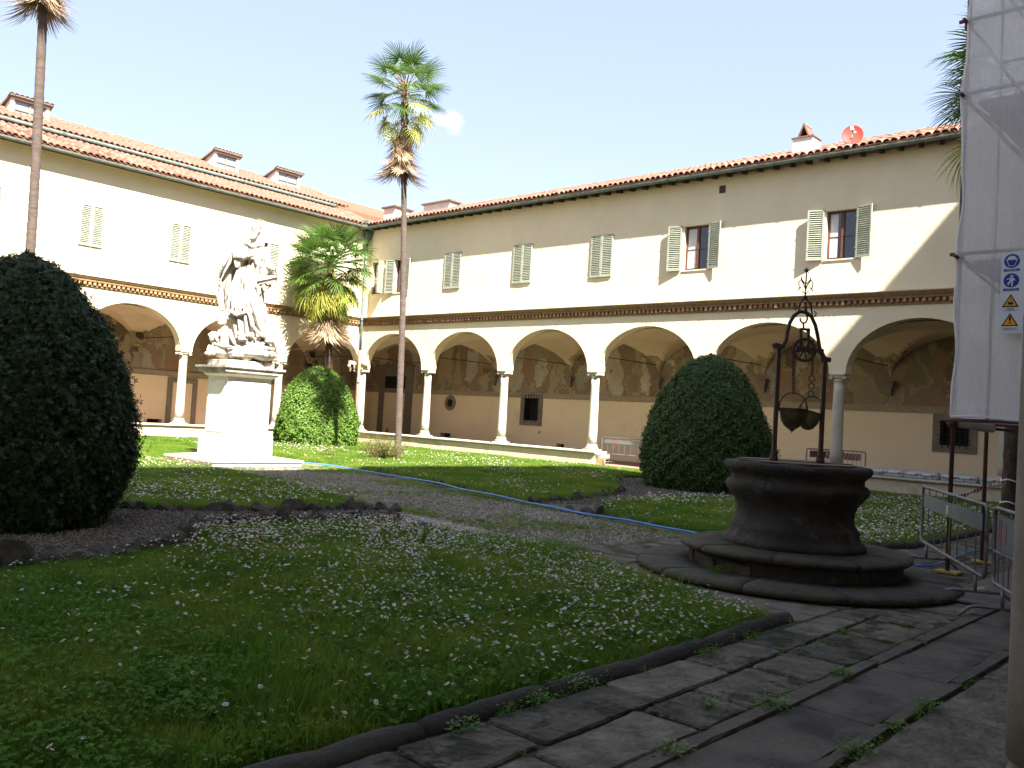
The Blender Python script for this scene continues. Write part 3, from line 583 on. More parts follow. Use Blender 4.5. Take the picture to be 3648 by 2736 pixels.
# --- the two wings behind the camera's field (they close the court, shade it, and carry the column at the frame edge)
CN = [1.0, 5.9, 10.8, 15.7, 20.6, 25.5, 30.4]
wing((31.16,0,0), R(-90), 'shaded cloister wing on the camera side, its stone column at the frame edge', CN, -.05, 30.6, list(zip(CN[:-1], CN[1:])), [], detail=0)
CK = [1.0+4.9*k for k in range(7)]
wing((31.3,-30.0,0), R(180), 'fourth cloister wing closing the court behind the lawn', CK, .1, 31.2, list(zip(CK[:-1], CK[1:])), [], detail=0)
ch = MB(); ch.box(0,12,0,20,0,26.4); ch.box(0.001,12,20.002,36,0,21.4)  # unseen block, heights set so its edges cast the court shadow
tag(ch.build('shadow_block','plaster',loc=(36,-30.5,0)), 'unseen tall block sized to shade the court, behind the shaded cloister wing', 'shadow_block')
# --- roof tiles
cols = [(-.2+.215*i) for i in range(125)]; rows = [-.6+.37*i for i in range(12)]
tile_field(WR, cols, rows, lambda a,y: zrR(y), .37, lambda a,y: (a < 0 and False) or y > 3.9 or (19.6 < a < 20.4 and .6 < y < 1.3), camR)
cols = [(-19.5+.215*i) for i in range(92)]; rows = [-.6+.355*i for i in range(6)]+[1.48+.37*i for i in range(8)]
def skipL(a, y):
    wx, wy = -y, a
    return y > 4.2 or (wy > -.6 and (9.63+.37*(wy+.57)) > zrL(y))
tile_field(WL, cols, rows, lambda a,y: zrL(y), .42, skipL, camL)
# second gutter on the raised roof edge
g = MB(); g.tube([(-29.5,1.42,zrL(1.5)+.20),(-.9,1.42,zrL(1.5)+.20)], .07, 10); g.build('upper_gutter','gutter',WL)
g = MB(); g.box(-29.5,-.7,1.5,1.56,zrL(1.5)-.02,zrL(1.6)+.02); g.build('roof_step','wood_dark',WL)
# --- shutters and windows
for a in (5.25,9.04,12.74):
    shutter(WR, a, 6.64, .465, 1.48, .03, 'l'); shutter(WR, a+.47, 6.64, .465, 1.48, .03, 'r')
open_window(WR, 16.5, 17.4, 6.65, 8.09, curtain=(.06,.41)); shutter(WR, 15.95, 6.64, .47, 1.48, .22, 'r'); shutter(WR, 17.42, 6.64, .47, 1.48, .22, 'l')
open_window(WR, 21.22, 22.1, 6.64, 8.06, curtain=(.06,.30)); shutter(WR, 20.70, 6.63, .47, 1.48, .25, 'r'); shutter(WR, 22.12, 6.63, .47, 1.48, .22, 'l')
open_window(WR, .56, 1.36, 6.65, 8.08, curtain=(.06,.3)); shutter(WR, 1.38, 6.64, .47, 1.45, 1.2, 'l')
open_window(WR, 2.1, 2.66, 6.65, 8.08); shutter(WR, 1.62, 6.64, .46, 1.45, .2, 'r'); shutter(WR, 2.68, 6.64, .47, 1.45, .1, 'l')
for a in (-12.61,-9.33): shutter(WL, a, 6.64, .40, 1.44, .03, 'l'); shutter(WL, a+.42, 6.64, .40, 1.44, .03, 'r')
open_window(WL, -5.95, -5.15, 6.65, 8.06, curtain=(.06,.3)); shutter(WL, -5.12, 6.65, .45, 1.44, .08, 'l'); shutter(WL, -6.43, 6.65, .45, 1.44, .08, 'r')
shutter(WL, -16.0, 6.64, .46, 1.44, .03, 'l'); shutter(WL, -15.53, 6.64, .46, 1.44, .03, 'r')
# --- arcade back wall features, wing behind the well
grille_window(WR, 6.26, 7.06, 1.48, 2.52); grille_window(WR, 23.3, 24.12, 1.49, 2.25)
dw = MB(); dw.box(-3.62,-3.2,D-.07,D+.01,.1,3.75); dw.box(-1.62,-1.1,D-.07,D+.01,.1,3.75); dw.box(-3.2,-1.62,D-.07,D+.01,3.28,3.75); dw.box(-3.2,-1.62,D-.07,D+.01,2.46,2.62); dw.box(-3.75,-.98,D-.12,D+.01,3.75,3.85)
dr = dw.build('doorway','pietra',WR); p = MB(); p.box(-3.2,-1.62,D-.04,D+.005,.1,2.46); p.build('walled_up_panel','plaster_pale',dr); p = MB(); p.box(-3.2,-1.62,D-.03,D+.004,2.62,3.28); p.build('fanlight','dark',dr)
oc = MB(); rg = []
for (r, y) in ((.19,D+.0),(.19,D-.05),(.22,D-.06),(.34,D-.05),(.36,D-.03),(.36,D+.0)): rg.append([(1.6+r*math.cos(2*math.pi*i/32), y, 2.08+r*math.sin(2*math.pi*i/32)) for i in range(32)])
oc.rings(rg, True, False); o = oc.build('round_window','pietra',WR); p = MB(); p.add([(1.6+.19*math.cos(2*math.pi*i/32), D-.008, 2.08+.19*math.sin(2*math.pi*i/32)) for i in range(32)], [tuple(range(32))]); p.build('dark_opening','dark',o)
for q in ((0,.19),(0,-.19)):
    pass
p = MB(); p.tube([(1.42,D-.03,2.08),(1.78,D-.03,2.08)], .009, 6); p.tube([(1.6,D-.03,1.9),(1.6,D-.03,2.26)], .009, 6); p.build('iron_cross_bar','ironbar',o)
def vent(root, a0, a1, z0, z1, bars=5):
    k = MB(); k.add([(a0,D+.35,z0),(a1,D+.35,z0),(a1,D+.35,z1),(a0,D+.35,z1)], [(0,1,2,3)]); o = k.build('cellar_vent','dark',root)
    for i in range(bars):
        b = MB(); x = a0+(a1-a0)*(i+.5)/bars; b.tube([(x,D+.05,z0),(x,D+.05,z1)], .009, 5); b.build('iron_bar','ironbar',o)
vent(WR,.99,1.72,.45,.64); vent(WR,8.15,8.56,.42,.58,2); vent(WL,-7.63,-6.96,.46,.62)
k = MB(); k.box(7.14,7.22,D-.02,D,.94,1.06); k.build('wall_plaque','pietra',WR)
k = MB(); k.box(17.69,17.91,-.112,-.09,9.03,9.27); k.build('wall_vent','wood_dark',WR)
# the bracket under the end of the coping beside the opening
k = MB(); k.rings([[(13.45,y,z) for y,z in [(-.17,.36),(.3,.36),(.3,.47),(-.2,.47)]],[(13.62,y,z) for y,z in [(-.2,.30),(.3,.30),(.3,.47),(-.22,.47)]],[(13.72,y,z) for y,z in [(-.2,.36),(.3,.36),(.3,.47),(-.22,.47)]]]); k.build('end_bracket','stone',WR)
k = MB(); k.box(13.4,17.7,-.6,.25,-.02,.05); k.build('threshold','plinth',WR)
# wing behind the statue: door surround with a walled-up panel
dw = MB(); dw.box(-6.84,-6.62,D-.06,D+.01,.1,2.40); dw.box(-5.72,-5.50,D-.06,D+.01,.1,2.40); dw.box(-6.62,-5.72,D-.06,D+.01,2.20,2.40)
dr = dw.build('doorway','pietra',WL); p = MB(); p.box(-6.62,-5.72,D-.03,D+.005,.1,2.20); p.build('walled_up_panel','plaster_pale',dr)
# drainpipe in the corner
dp = MB(); dp.tube([(.28,-.28,9.1),(.26,-.26,5.9),(.36,-.36,5.6),(.36,-.36,5.3),(.26,-.26,5.0),(.26,-.26,4.2)], .055, 12); o = dp.build('drainpipe','gutter',WR,smooth=True)
d2 = MB(); d2.tube([(.26,-.26,4.2),(.26,-.26,0.0)], .058, 12); d2.build('lower_pipe','rustpipe',o,smooth=True)
d3 = MB(); d3.rings([[(.28+s*x,-.28+s*y,z) for x,y in ((-1,-1),(1,-1),(1,1),(-1,1))] for s,z in ((.06,9.0),(.09,9.15),(.15,9.3),(.17,9.55))]); d3.build('hopper','gutter',o)
b = MB(); b.lathe([(.066,-.02),(.07,0),(.066,.02)], 14); bm2 = b.mesh('pipe_clip','ironbar')
for z in (8.2,6.9,5.45,4.2,2.7,1.2): place('pipe_clip', bm2, o, (.27,-.27,z) if z > 5.5 or z < 5 else (.36,-.36,z))
d4 = MB(); d4.box(.05,.62,-.62,-.05,9.56,9.62); d4.prism([(.1,-.62),(.62,-.62),(.62,-.1)], 9.62, 9.9); d4.build('valley_flashing','gutter',o)
# tilted capital brackets beside the corner column
for s in (0,1):
    k = MB(); k.box(-.13,.13,-.13,.13,-.05,.05); k.tube([(-.1,0,-.02),(-.13,0,-.15),(-.03,0,-.28),(0,0,-.42)], [.05,.08,.06,.03], 8)
    k.build('corner_volute','stone',WR,loc=(.36,-.02,3.58) if s == 0 else (-.02,-.44,3.58), rot=(0,R(18),0) if s == 0 else (R(18),0,R(90)))
# --- dormers (wing behind the statue)
def dormer(a, y, w, z0, h):
    b = MB(); back = 1.9; zt = z0+h
    # cheeks and roof wedge falling back
    vs = [(-w/2-.12,y,z0-.35),(w/2+.12,y,z0-.35),(w/2+.12,y,zt+.08),(-w/2-.12,y,zt+.08),(-w/2-.12,y+back,z0+.30),(w/2+.12,y+back,z0+.30),(w/2+.12,y+back,zt-.55),(-w/2-.12,y+back,zt-.55)]
    b.add(vs, [(0,4,7,3),(1,2,6,5),(3,7,6,2),(4,5,6,7)])
    fm = MB(); 
    wall_holes(b, -w/2-.12, w/2+.12, z0-.35, zt+.08, y, [(-w/2,w/2,z0,zt)], .08)
    o = b.build('dormer','chimney',WL,loc=(a,0,0))
    r_ = MB(); r_.add([(-w/2-.2,y-.14,zt+.13),(w/2+.2,y-.14,zt+.13),(w/2+.3,y+back,zt-.50),(-w/2-.3,y+back,zt-.50),(-w/2-.2,y-.14,zt+.08),(w/2+.2,y-.14,zt+.08),(w/2+.3,y+back,zt-.58),(-w/2-.3,y+back,zt-.58)], [(3,2,1,0),(4,5,6,7),(0,1,5,4),(1,2,6,5),(2,3,7,6),(3,0,4,7)]); r_.build('dormer_roof','cap',o)
    i = 0; xx = -w/2-.15
    while xx < w/2+.2:
        place('roof_tile', CAPT, o, (xx,y-.17,zt+.13), (R(-17),0,random.uniform(-.06,.06)), (.8,1,.6)); xx += .17
    f = MB(); t = .045
    f.box(-w/2,w/2,y+.02,y+.06,z0,z0+t); f.box(-w/2,w/2,y+.02,y+.06,zt-t,zt); f.box(-w/2,-w/2+t,y+.02,y+.06,z0+t,zt-t); f.box(w/2-t,w/2,y+.02,y+.06,z0+t,zt-t); f.box(-.025,.025,y+.025,y+.055,z0+t,zt-t); f.box(-w/2+t,w/2-t,y+.03,y+.05,z0+h*.5-.015,z0+h*.5+.015)
    f.build('window_frame','pietra',o); g = MB(); g.box(-w/2,w/2,y+.062,y+.07,z0,zt); g.build('pane','skyglass',o)
M['skyglass'] = pmat('painted_sky_pane', (0.20, 0.24, 0.27), rough=.12, spec=.9)  # pale grey-blue base stands in for sky mirrored in the panes
dormer(-13.4, 3.0, 1.08, 11.22, .70); dormer(-5.53, 3.0, .94, 11.3, .76); dormer(-2.45, 3.0, 1.05, 11.3, .72)
# corner stack and chimneys on the roof
k = MB(); k.box(-1.0,-.2,1.6,2.6,9.9,11.05); o = k.build('chimney','chimney',WR); k = MB(); k.box(-1.1,-.1,1.5,2.7,11.05,11.12); k.build('cap','cap',o)
k = MB(); k.box(.2,2.0,3.0,3.6,10.6,11.38); o = k.build('chimney','chimney',WR); k = MB(); k.box(.1,2.1,2.9,3.7,11.38,11.45); k.build('cap','cap',o)
k = MB(); k.box(19.69,20.33,.72,1.28,9.8,10.66); o = k.build('chimney','chimney',WR)
k = MB(); k.box(19.65,20.37,.68,1.32,10.66,10.70); k.build('cap','cap',o)
for s in (-1,1):
    k = MB(); k.box(-.02,.02,-.26,.26,0,.40); k.build('cap_tile','tile',o,loc=(20.01+s*.17,1.0,10.70),rot=(0,R(-s*24),0))
k = MB(); k.tube([(20.01,.76,11.08),(20.01,1.24,11.08)], .05, 8); k.build('ridge_tile','tile',o)
k = MB(); k.add([(19.87,1.0,10.71),(20.15,1.0,10.71),(20.01,1.0,11.0)], [(0,1,2)]); k.build('flue_mouth','dark',o)
# satellite dish
ds = empty('satellite_dish', (21.6,.75,10.15)); tag(ds, 'round red satellite dish on the tiled roof beside the white chimney', 'satellite dish')
k = MB(); prof = [(.0001,.06),(.1,.055),(.2,.035),(.28,.01),(.30,0),(.302,.008),(.29,.02),(.2,.05),(.1,.07),(.0001,.075)]; k.lathe(prof, 32); me = k.mesh('dish','dish',True); me.transform(Matrix.Rotation(R(-90),4,'X'))
dd = place('dish', me, ds, (0,-.15,.30), (R(-8),0,R(22)))
k = MB(); k.tube([(0,0,-.35),(0,0,.2),(0,-.1,.26)], .02, 8); k.build('mast','tube',ds)
k = MB(); k.tube([(0,0,-.24),(-.02,-.22,-.18),(-.03,-.34,-.02)], .012, 6); k.box(-.07,.01,-.42,-.33,-.04,.06); k.build('feed_arm','white',dd)
k = MB(); k.box(.03,.09,-.075,-.06,.02,.06); k.build('dish_marking','white',dd); k = MB(); k.tube([(0,-.05,-.28),(0,-.3,-.05)], .012, 6); k.box(-.035,.035,-.34,-.28,-.05,.03); k.build('receiver','panel',dd)
# fire extinguisher in the corner bay
ex = empty('fire_extinguisher', (-2.45,3.85,.1)); tag(ex, 'small red fire extinguisher standing in the corner arcade bay', 'fire extinguisher')
k = MB(); k.lathe([(.0,0),(.075,0),(.08,.02),(.08,.38),(.06,.44),(.03,.47),(.025,.5)], 16); k.build('body','red',ex,True); k = MB(); k.box(-.02,.09,-.015,.015,.5,.56); k.tube([(.03,0,.5),(.12,0,.4),(.11,0,.12)], .01, 6); k.build('valve','black',ex)
# ------------------------------------------------------------------ ground, paths, lawns
def poly_sheet(name, pts, z, mat, res=None, amp=0.0, label=None):
    """a gently uneven sheet with the outline pts"""
    bm = bmesh.new(); vs = [bm.verts.new((x, y, z)) for x, y in pts]; bm.faces.new(vs)
    if res:
        xs = [q[0] for q in pts]; ys = [q[1] for q in pts]
        x = min(xs)+res
        while x < max(xs):
            g = bm.verts[:]+bm.edges[:]+bm.faces[:]; bmesh.ops.bisect_plane(bm, geom=g, plane_co=(x,0,0), plane_no=(1,0,0)); x += res
        y = min(ys)+res
        while y < max(ys):
            g = bm.verts[:]+bm.edges[:]+bm.faces[:]; bmesh.ops.bisect_plane(bm, geom=g, plane_co=(0,y,0), plane_no=(0,1,0)); y += res
        for v in bm.verts:
            v.co.z = z+amp*(math.sin(v.co.x*1.3+.7)*math.cos(v.co.y*1.1)+.5*math.sin(v.co.x*3.1+v.co.y*2.3))*.5
    me = bpy.data.meshes.new(name); bm.to_mesh(me); bm.free(); me.materials.append(M[mat])
    return place(name, me)
g = MB(); g.add([(-300,-300,-.02),(300,-300,-.02),(300,300,-.02),(-300,300,-.02)], [(0,1,2,3)])
struct(g.build('ground','soil'), 'bare soil of the courtyard')
struct(poly_sheet('gravel_path', [(13.6,-14.5),(17,-15.1),(20.8,-16.0),(20.6,-17.2),(20.2,-18.6),(19,-19.4),(18.3,-21),(18.3,-24.5),(23.2,-24.5),(24.2,-22.0),(23.5,-20.3),(22.2,-19.4),(22.3,-16.95),(25.7,-17.0),(25.9,-13.6),(22.9,-12.8),(22.0,-10.8),(21.9,-7.6),(23.4,-5.5),(22.6,-2.6),(20.2,-1.3),(17.4,-2.0),(16.8,-4.4),(18.6,-6.4),(20.0,-8.6),(20.9,-10.8),(21.1,-12.5),(16.8,-11.4),(13.6,-10.9)], .0, 'gravel', .5, .015), 'gravel path with moss')
struct(poly_sheet('moss_path', [(13.7,-14.35),(17,-14.95),(20.9,-15.9),(22.5,-16.8),(25.3,-16.75),(25.7,-13.7),(21,-12.7),(16.8,-11.6),(13.7,-11.1)], .012, 'mossgravel', .5, .01), 'mossy gravel of the straight path')
struct(poly_sheet('sand_path', [(.5,-15.4),(13.7,-14.9),(13.7,-10.3),(.5,-10.3)], .006, 'sandsoil', .6, .01), 'sandy path round the pedestal')
LAWN = {
 'a': [(22.5,-16.85),(25.6,-16.9),(26.6,-17.42),(27.4,-17.76),(28.56,-18.1),(28.60,-19.5),(28.60,-30),(17.5,-30),(17.5,-24.6),(22.9,-24.3),(23.75,-22.6),(23.55,-21.2),(23.1,-20.3),(22.2,-19.72),(21.9,-19.4),(22.0,-18.6),(22.1,-17.5)],
 'b': [(1.0,-15.5),(13.0,-14.85),(14.6,-14.65),(17.3,-15.25),(20.7,-15.95),(20.95,-16.5),(20.75,-17.6),(20.45,-18.5),(20.0,-19.25),(19.0,-19.6),(18.2,-20.6),(17.9,-22.5),(17.5,-29.8),(1.0,-29.8)],
 'c': [(14.2,-10.85),(16.8,-11.35),(18.9,-11.95),(21.1,-12.42),(21.0,-10.9),(20.55,-9.2),(19.9,-8.0),(18.9,-6.5),(17.3,-4.6),(16.9,-3.2),(17.8,-1.6),(17.5,-.7),(13.2,-.26),(.3,-.26),(.3,-10.3),(12,-10.6)],
 'd': [(23.1,-12.9),(22.25,-11.75),(21.95,-10.6),(21.7,-9.3),(21.75,-7.8),(22.6,-6.6),(23.0,-4.9),(22.7,-2.9),(21.8,-1.6),(27.5,-1.6),(27.5,-10.6),(27.35,-12.2),(26.3,-13.2),(24.8,-13.3)],
}
for k, lab in (('a','near lawn with daisies, inside the round kerb'),('b','lawn before the statue'),('c','lawn along the far arcade'),('d','lawn right of the well')):
    struct(poly_sheet('lawn', LAWN[k], .022, 'soil', .4, .03), lab)
struct(poly_sheet('bank', [(17.9,-.28),(31,-.28),(31,-1.65),(21.0,-1.65),(17.9,-1.2)], .07, 'soil', .5, .03), 'grassy strip under the low wall')
def inside(P, poly):
    P = np.asarray(P); x, y = P[:,0], P[:,1]; r = np.zeros(len(P), bool); n = len(poly)
    for i in range(n):
        x1, y1 = poly[i]; x2, y2 = poly[(i+1) % n]
        c = ((y1 > y) != (y2 > y)) & (x < (x2-x1)*(y-y1)/(y2-y1+1e-12)+x1); r ^= c
    return r
# flagstones: strips of individual slabs
def slab(poly, h=.05, bev=.012, mat='paving', name='paving_slab', parent=None, z=0.0, tilt=True, jag=True):
    cx = sum(p[0] for p in poly)/len(poly); cy = sum(p[1] for p in poly)/len(poly)
    Q = []
    for (a, b) in zip(poly, poly[1:]+poly[:1]):
        a_, b_ = Vector(a), Vector(b); Ln = (b_-a_).length; k = max(1, int(Ln/.11)); dr = (b_-a_)/max(Ln, 1e-6); nr = Vector((-dr.y, dr.x))
        for i in range(k):
            t = (i+(.28 if i == 0 and k > 1 else 0))/k if Ln > .2 else i/k
            q = a_.lerp(b_, t)+nr*random.uniform(-.001,.009)*(1 if jag else 0); Q.append(Vector((q.x-cx, q.y-cy)))
        if Ln > .2: q = a_.lerp(b_, 1-.22/k)+nr*.002; Q.append(Vector((q.x-cx, q.y-cy)))
    P = Q
    tx, ty = (random.uniform(-.006,.006), random.uniform(-.006,.006)) if tilt else (0,0)
    def ring(off, zz):
        r = []
        for p in P:
            l = p.length; q = p*(1-off/max(l,1e-3)); r.append((q.x, q.y, zz+q.x*tx+q.y*ty))
        return r
    m = MB(); m.rings([ring(0,-.04), ring(0,h-bev), ring(bev,h)]); return m.build(name, mat, parent, loc=(cx, cy, z))
def wobble(x, a=.012): return x+random.uniform(-a,a)
pav = empty('paving', (29.2,-18,0)); pav['kind'] = 'structure'; pav['label'] = 'worn paving slabs with mossy joints between kerb and channel'
def pslab(poly, **k):
    o = slab(poly, **k); o.parent = pav; o.location = Vector(o.location)-Vector(pav.location); return o
under = poly_sheet('paving_bed', [(28.6,-27),(31.4,-27),(31.4,-1.2),(27.3,-1.2),(27.3,-10.8),(26.4,-13.3),(25.2,-13.4),(25.2,-16.9),(26.6,-17.45),(28.7,-18.2)], .028, 'joint', .3, .008); struct(under, 'earth bed under the paving')
XJ = lambda y: 29.24-(y+21.8)*-.0+.0 if False else 29.2-.055*(y+21)*.5
y = -26.0
def row(xa, xb, y0, y1, lens, mats=('paving',), gap=.012, **kw):
    y = y0
    while y < y1:
        L_ = random.uniform(*lens); ye = min(y+L_, y1); s = random.uniform(-.05,.05)
        a0, b0, a1, b1 = xa(y), xb(y), xa(ye), xb(ye)
        pslab([(wobble(a0+gap),y+gap+s*0),(wobble(b0-gap),y+gap+random.uniform(-.02,.02)),(wobble((b0+b1)/2-gap,.006),(y+ye)/2),(wobble(b1-gap),ye-gap),(wobble(a1+gap),ye-gap+random.uniform(-.02,.02)),(wobble((a0+a1)/2+gap,.006),(y+ye)/2)], mat=random.choice(mats), **kw)
        y = ye
row(lambda y: 28.80, XJ, -26.5, -17.08, (.55,1.15), ('mosspaving','paving','mosspaving'), .011)
row(XJ, lambda y: 29.60, -26.2, -17.1, (.45,.95), ('paving','paving','mosspaving'), .011)
row(lambda y: 29.605, lambda y: 29.70, -26.4, -3.0, (.9,1.6), ('lip',), .0, h=.058, bev=.014, name='channel_lip', jag=False)
row(lambda y: 29.705, lambda y: 30.14, -26.4, -3.0, (.9,1.5), ('channel',), .0, h=.042, bev=.004, name='channel_stone')
row(lambda y: 30.15, lambda y: 30.23, -26.1, -3.0, (.9,1.6), ('lip',), .0, h=.056, bev=.014, name='channel_lip', jag=False)
row(lambda y: 30.25, lambda y: 30.88, -26.0, -3.0, (.7,1.3), ('paving',), .009)
row(lambda y: 30.9, lambda y: 31.5, -26.3, -3.0, (.8,1.4), ('paving',), .009, h=.06)
# flags round the well: square grid clipped away under the steps
for (ya, yb, xa0, xb0) in ((-17.05,-16.4,26.3,29.6),(-16.4,-15.7,25.15,29.6),(-15.7,-15.0,25.15,29.6),(-15.0,-14.3,25.3,29.6),(-14.3,-13.55,25.5,29.6),(-13.55,-12.75,27.4,29.6),(-12.75,-11.9,27.55,29.6),(-11.9,-11.0,27.62,29.6),(-11.0,-10.0,27.62,29.6),(-10,-9.0,27.62,29.6),(-9,-8,27.62,29.6),(-8,-7,27.62,29.6),(-7,-5.8,27.62,29.6),(-5.8,-4.4,27.62,29.6)):
    x = xa0
    while x < xb0-.05:
        xe = min(x+random.uniform(.6,1.15), xb0)
        if xb0-xe < .25: xe = xb0
        c = Vector(((x+xe)/2-27.73, (ya+yb)/2+15.67))
        if c.length > 1.15:
            g = .011; pslab([(x+g,ya+g),(wobble((x+xe)/2),ya+g),(xe-g,ya+g),(xe-g,yb-g),(wobble((x+xe)/2),yb-g),(x+g,yb-g)], h=.035, mat=random.choice(('paving','mosspaving')))
        x = xe
# diagonal slabs between lawn corner and well
for q in ([(25.3,-16.46),(26.25,-16.46),(26.25,-17.15),(25.5,-16.82)],[(27.52,-17.1),(27.50,-17.76),(28.1,-17.98),(28.76,-17.95),(28.76,-17.1)],[(26.3,-17.1),(27.48,-17.1),(27.46,-17.72),(26.4,-17.28)]): pslab(q, h=.035)
# stone strips along the straight path
def strip(pts, wd, name, lab, off):
    s = empty(name, (*pts[0], 0)); s['kind'] = 'structure'; s['label'] = lab; P = [Vector(p) for p in pts]
    for a, b in zip(P[:-1], P[1:]):
        d = (b-a); Ln = d.length; d.normalize(); nrm = Vector((-d.y, d.x))*off; t = 0
        while t < Ln-.1:
            L_ = min(random.uniform(.5,1.1), Ln-t); g = .012
            q = [a+d*(t+g)+nrm*.0, a+d*(t+L_-g), a+d*(t+L_-g)+nrm*wd*random.uniform(.8,1.05), a+d*(t+g)+nrm*wd*random.uniform(.8,1.05)]
            o = slab([(v.x,v.y) for v in q], h=random.uniform(.03,.05), mat=random.choice(('paving','mosspaving','mosspaving')), name='edging_slab'); o.parent = s; o.location = Vector(o.location)-Vector(s.location)
            t += L_
strip([(14.0,-10.98),(16.8,-11.5),(18.9,-12.12),(21.1,-12.6),(23.0,-13.0),(25.4,-13.5)], .34, 'path_edging', 'flat stone strip under the blue hose', -1)
strip([(14.2,-14.5),(17.2,-15.05),(20.7,-15.8),(22.4,-16.72),(25.6,-16.82)], .28, 'path_edging', 'flat stone strip between near lawn and path', 1)
# round kerb: individual stones
kb = empty('round_kerb', (28.58,-22,0)); tag(kb, 'rounded dark stone kerb between the near lawn and the paving', 'kerb')
def kerb_run(root, p, q, r=.105, lens=(.9,1.5), z=.035):
    p, q = Vector((*p, z)), Vector((*q, z)); d = q-p; Ln = d.length; d.normalize(); t = 0
    while t < Ln-.05:
        L_ = min(random.uniform(*lens), Ln-t); m = MB(); n = 8; pts = []; rad = []
        ox = random.uniform(-.012,.012)
        for i in range(n+1):
            u = t+.008+(L_-.016)*i/n; pts.append(p+d*u+Vector((ox+random.uniform(-.006,.006), random.uniform(-.006,.006), random.uniform(-.006,.006)))-Vector(root.location)); rad.append(r*random.uniform(.95,1.05)*(.86 if i in (0, n) else 1))
        m.tube(pts, rad, 12); m.build('kerb_stone', 'kerb', root, smooth=True); t += L_
kerb_run(kb, (28.71,-28), (28.71,-19.4), .078, z=.022); kerb_run(kb, (28.71,-19.4), (28.63,-17.93), .078, z=.022)
kb2 = empty('round_kerb', (27.55,-8,0)); tag(kb2, 'low stone kerb right of the well beside the lawn', 'kerb')
kerb_run(kb2, (27.6,-11.7), (27.6,-2.0), .08); kerb_run(kb2, (26.4,-13.15), (27.6,-11.7), .08, (.8,1.0))
# rough edging stones
def rock_mesh(seed, sx, sy, sz):
    rr = random.Random(seed); bm = bmesh.new(); bmesh.ops.create_icosphere(bm, subdivisions=2, radius=1)
    cuts = [(Vector((rr.uniform(-1,1), rr.uniform(-1,1), rr.uniform(-.3,1))).normalized(), rr.uniform(.5,.85)) for _ in range(7)]
    for v in bm.verts:
        for nrm, dd in cuts:
            h = v.co.dot(nrm)
            if h > dd: v.co -= nrm*(h-dd)
        v.co = Vector((v.co.x*sx, v.co.y*sy, v.co.z*sz))+Vector((rr.uniform(-1,1), rr.uniform(-1,1), rr.uniform(-1,1)))*.012
    me = bpy.data.meshes.new('stone'); bm.to_mesh(me); bm.free(); me.materials.append(M['rock']); return me
ROCKS = [rock_mesh(i, random.uniform(.13,.2), random.uniform(.08,.12), random.uniform(.09,.17)) for i in range(12)]
def rock_row(label, pts, step=.24, big=1.0, up=0.0):
    s = empty('stone_edging', (*pts[0], 0)); tag(s, label, 'stone edging', 'rows of rough stones edging the lawns')
    P = [Vector(p) for p in pts]
    for a, b in zip(P[:-1], P[1:]):
        d = b-a; Ln = d.length; d.normalize(); t = random.uniform(0,.1)
        while t < Ln:
            q = a+d*t; sc_ = random.uniform(.6,1.25)*big; zs = sc_*random.choice((.7,.9,1.0,1.3))
            o = place('stone', random.choice(ROCKS), s, (q.x-s.location.x+random.uniform(-.03,.03), q.y-s.location.y+random.uniform(-.04,.04), .035+up+random.uniform(-.03,.02)), (random.uniform(-.2,.2), random.uniform(-.2,.2), math.atan2(d.y, d.x)+random.uniform(-.4,.4)), (sc_, sc_, zs))
            t += step*random.uniform(.8,1.5)*big*sc_**.5
rock_row('dark rough stones curving along the near lawn beside the gravel of the left bush', [(24.1,-23.3),(23.75,-22.4),(23.6,-21.4),(23.35,-20.85),(23.05,-20.25)], .17, 1.08, .06)
rock_row('rough stones at the bend and along the near lawn up to the straight path', [(23.0,-20.2),(22.5,-19.95),(22.15,-19.7),(21.87,-19.4),(21.95,-18.7),(22.05,-17.9),(22.13,-17.1),(22.4,-16.6)], .17, .95, .04)
rock_row('low dark stones edging the lawn before the statue', [(19.4,-19.75),(20.2,-19.15),(20.5,-18.5),(20.75,-17.6),(20.95,-16.8),(21.0,-16.2),(21.7,-16.0)], .2, 1.0)
rock_row('small stones edging the far lawn left of the right bush', [(21.15,-12.5),(21.1,-11.6),(20.9,-10.4),(20.5,-9.0),(20.1,-8.1),(19.2,-6.9),(18.3,-5.8)], .28, .8)
rock_row('small stones edging the daisy lawn behind the well', [(23.0,-12.9),(22.25,-11.8),(21.98,-10.6),(21.7,-9.2),(21.75,-7.8),(22.5,-6.7)], .3, .95)
rock_row('small stones edging the far lawn just behind the right bush', [(18.0,-5.2),(17.0,-3.9),(16.9,-2.9),(17.6,-1.9)], .4, .5)
rock_row('dark stones at the far edge of the right lawn near the low wall', [(22.2,-1.75),(23.4,-1.7),(24.4,-1.75),(25.4,-1.7)], .3, .8)
rock_row('long flat stones lying along the blue hose', [(15.0,-11.0),(16.8,-11.35),(18.9,-11.98),(21.0,-12.45)], .62, .95)
rock_row('flat stones where the hose meets the right lawn', [(22.3,-12.8),(23.3,-13.02),(24.9,-13.3)], .5, .8)
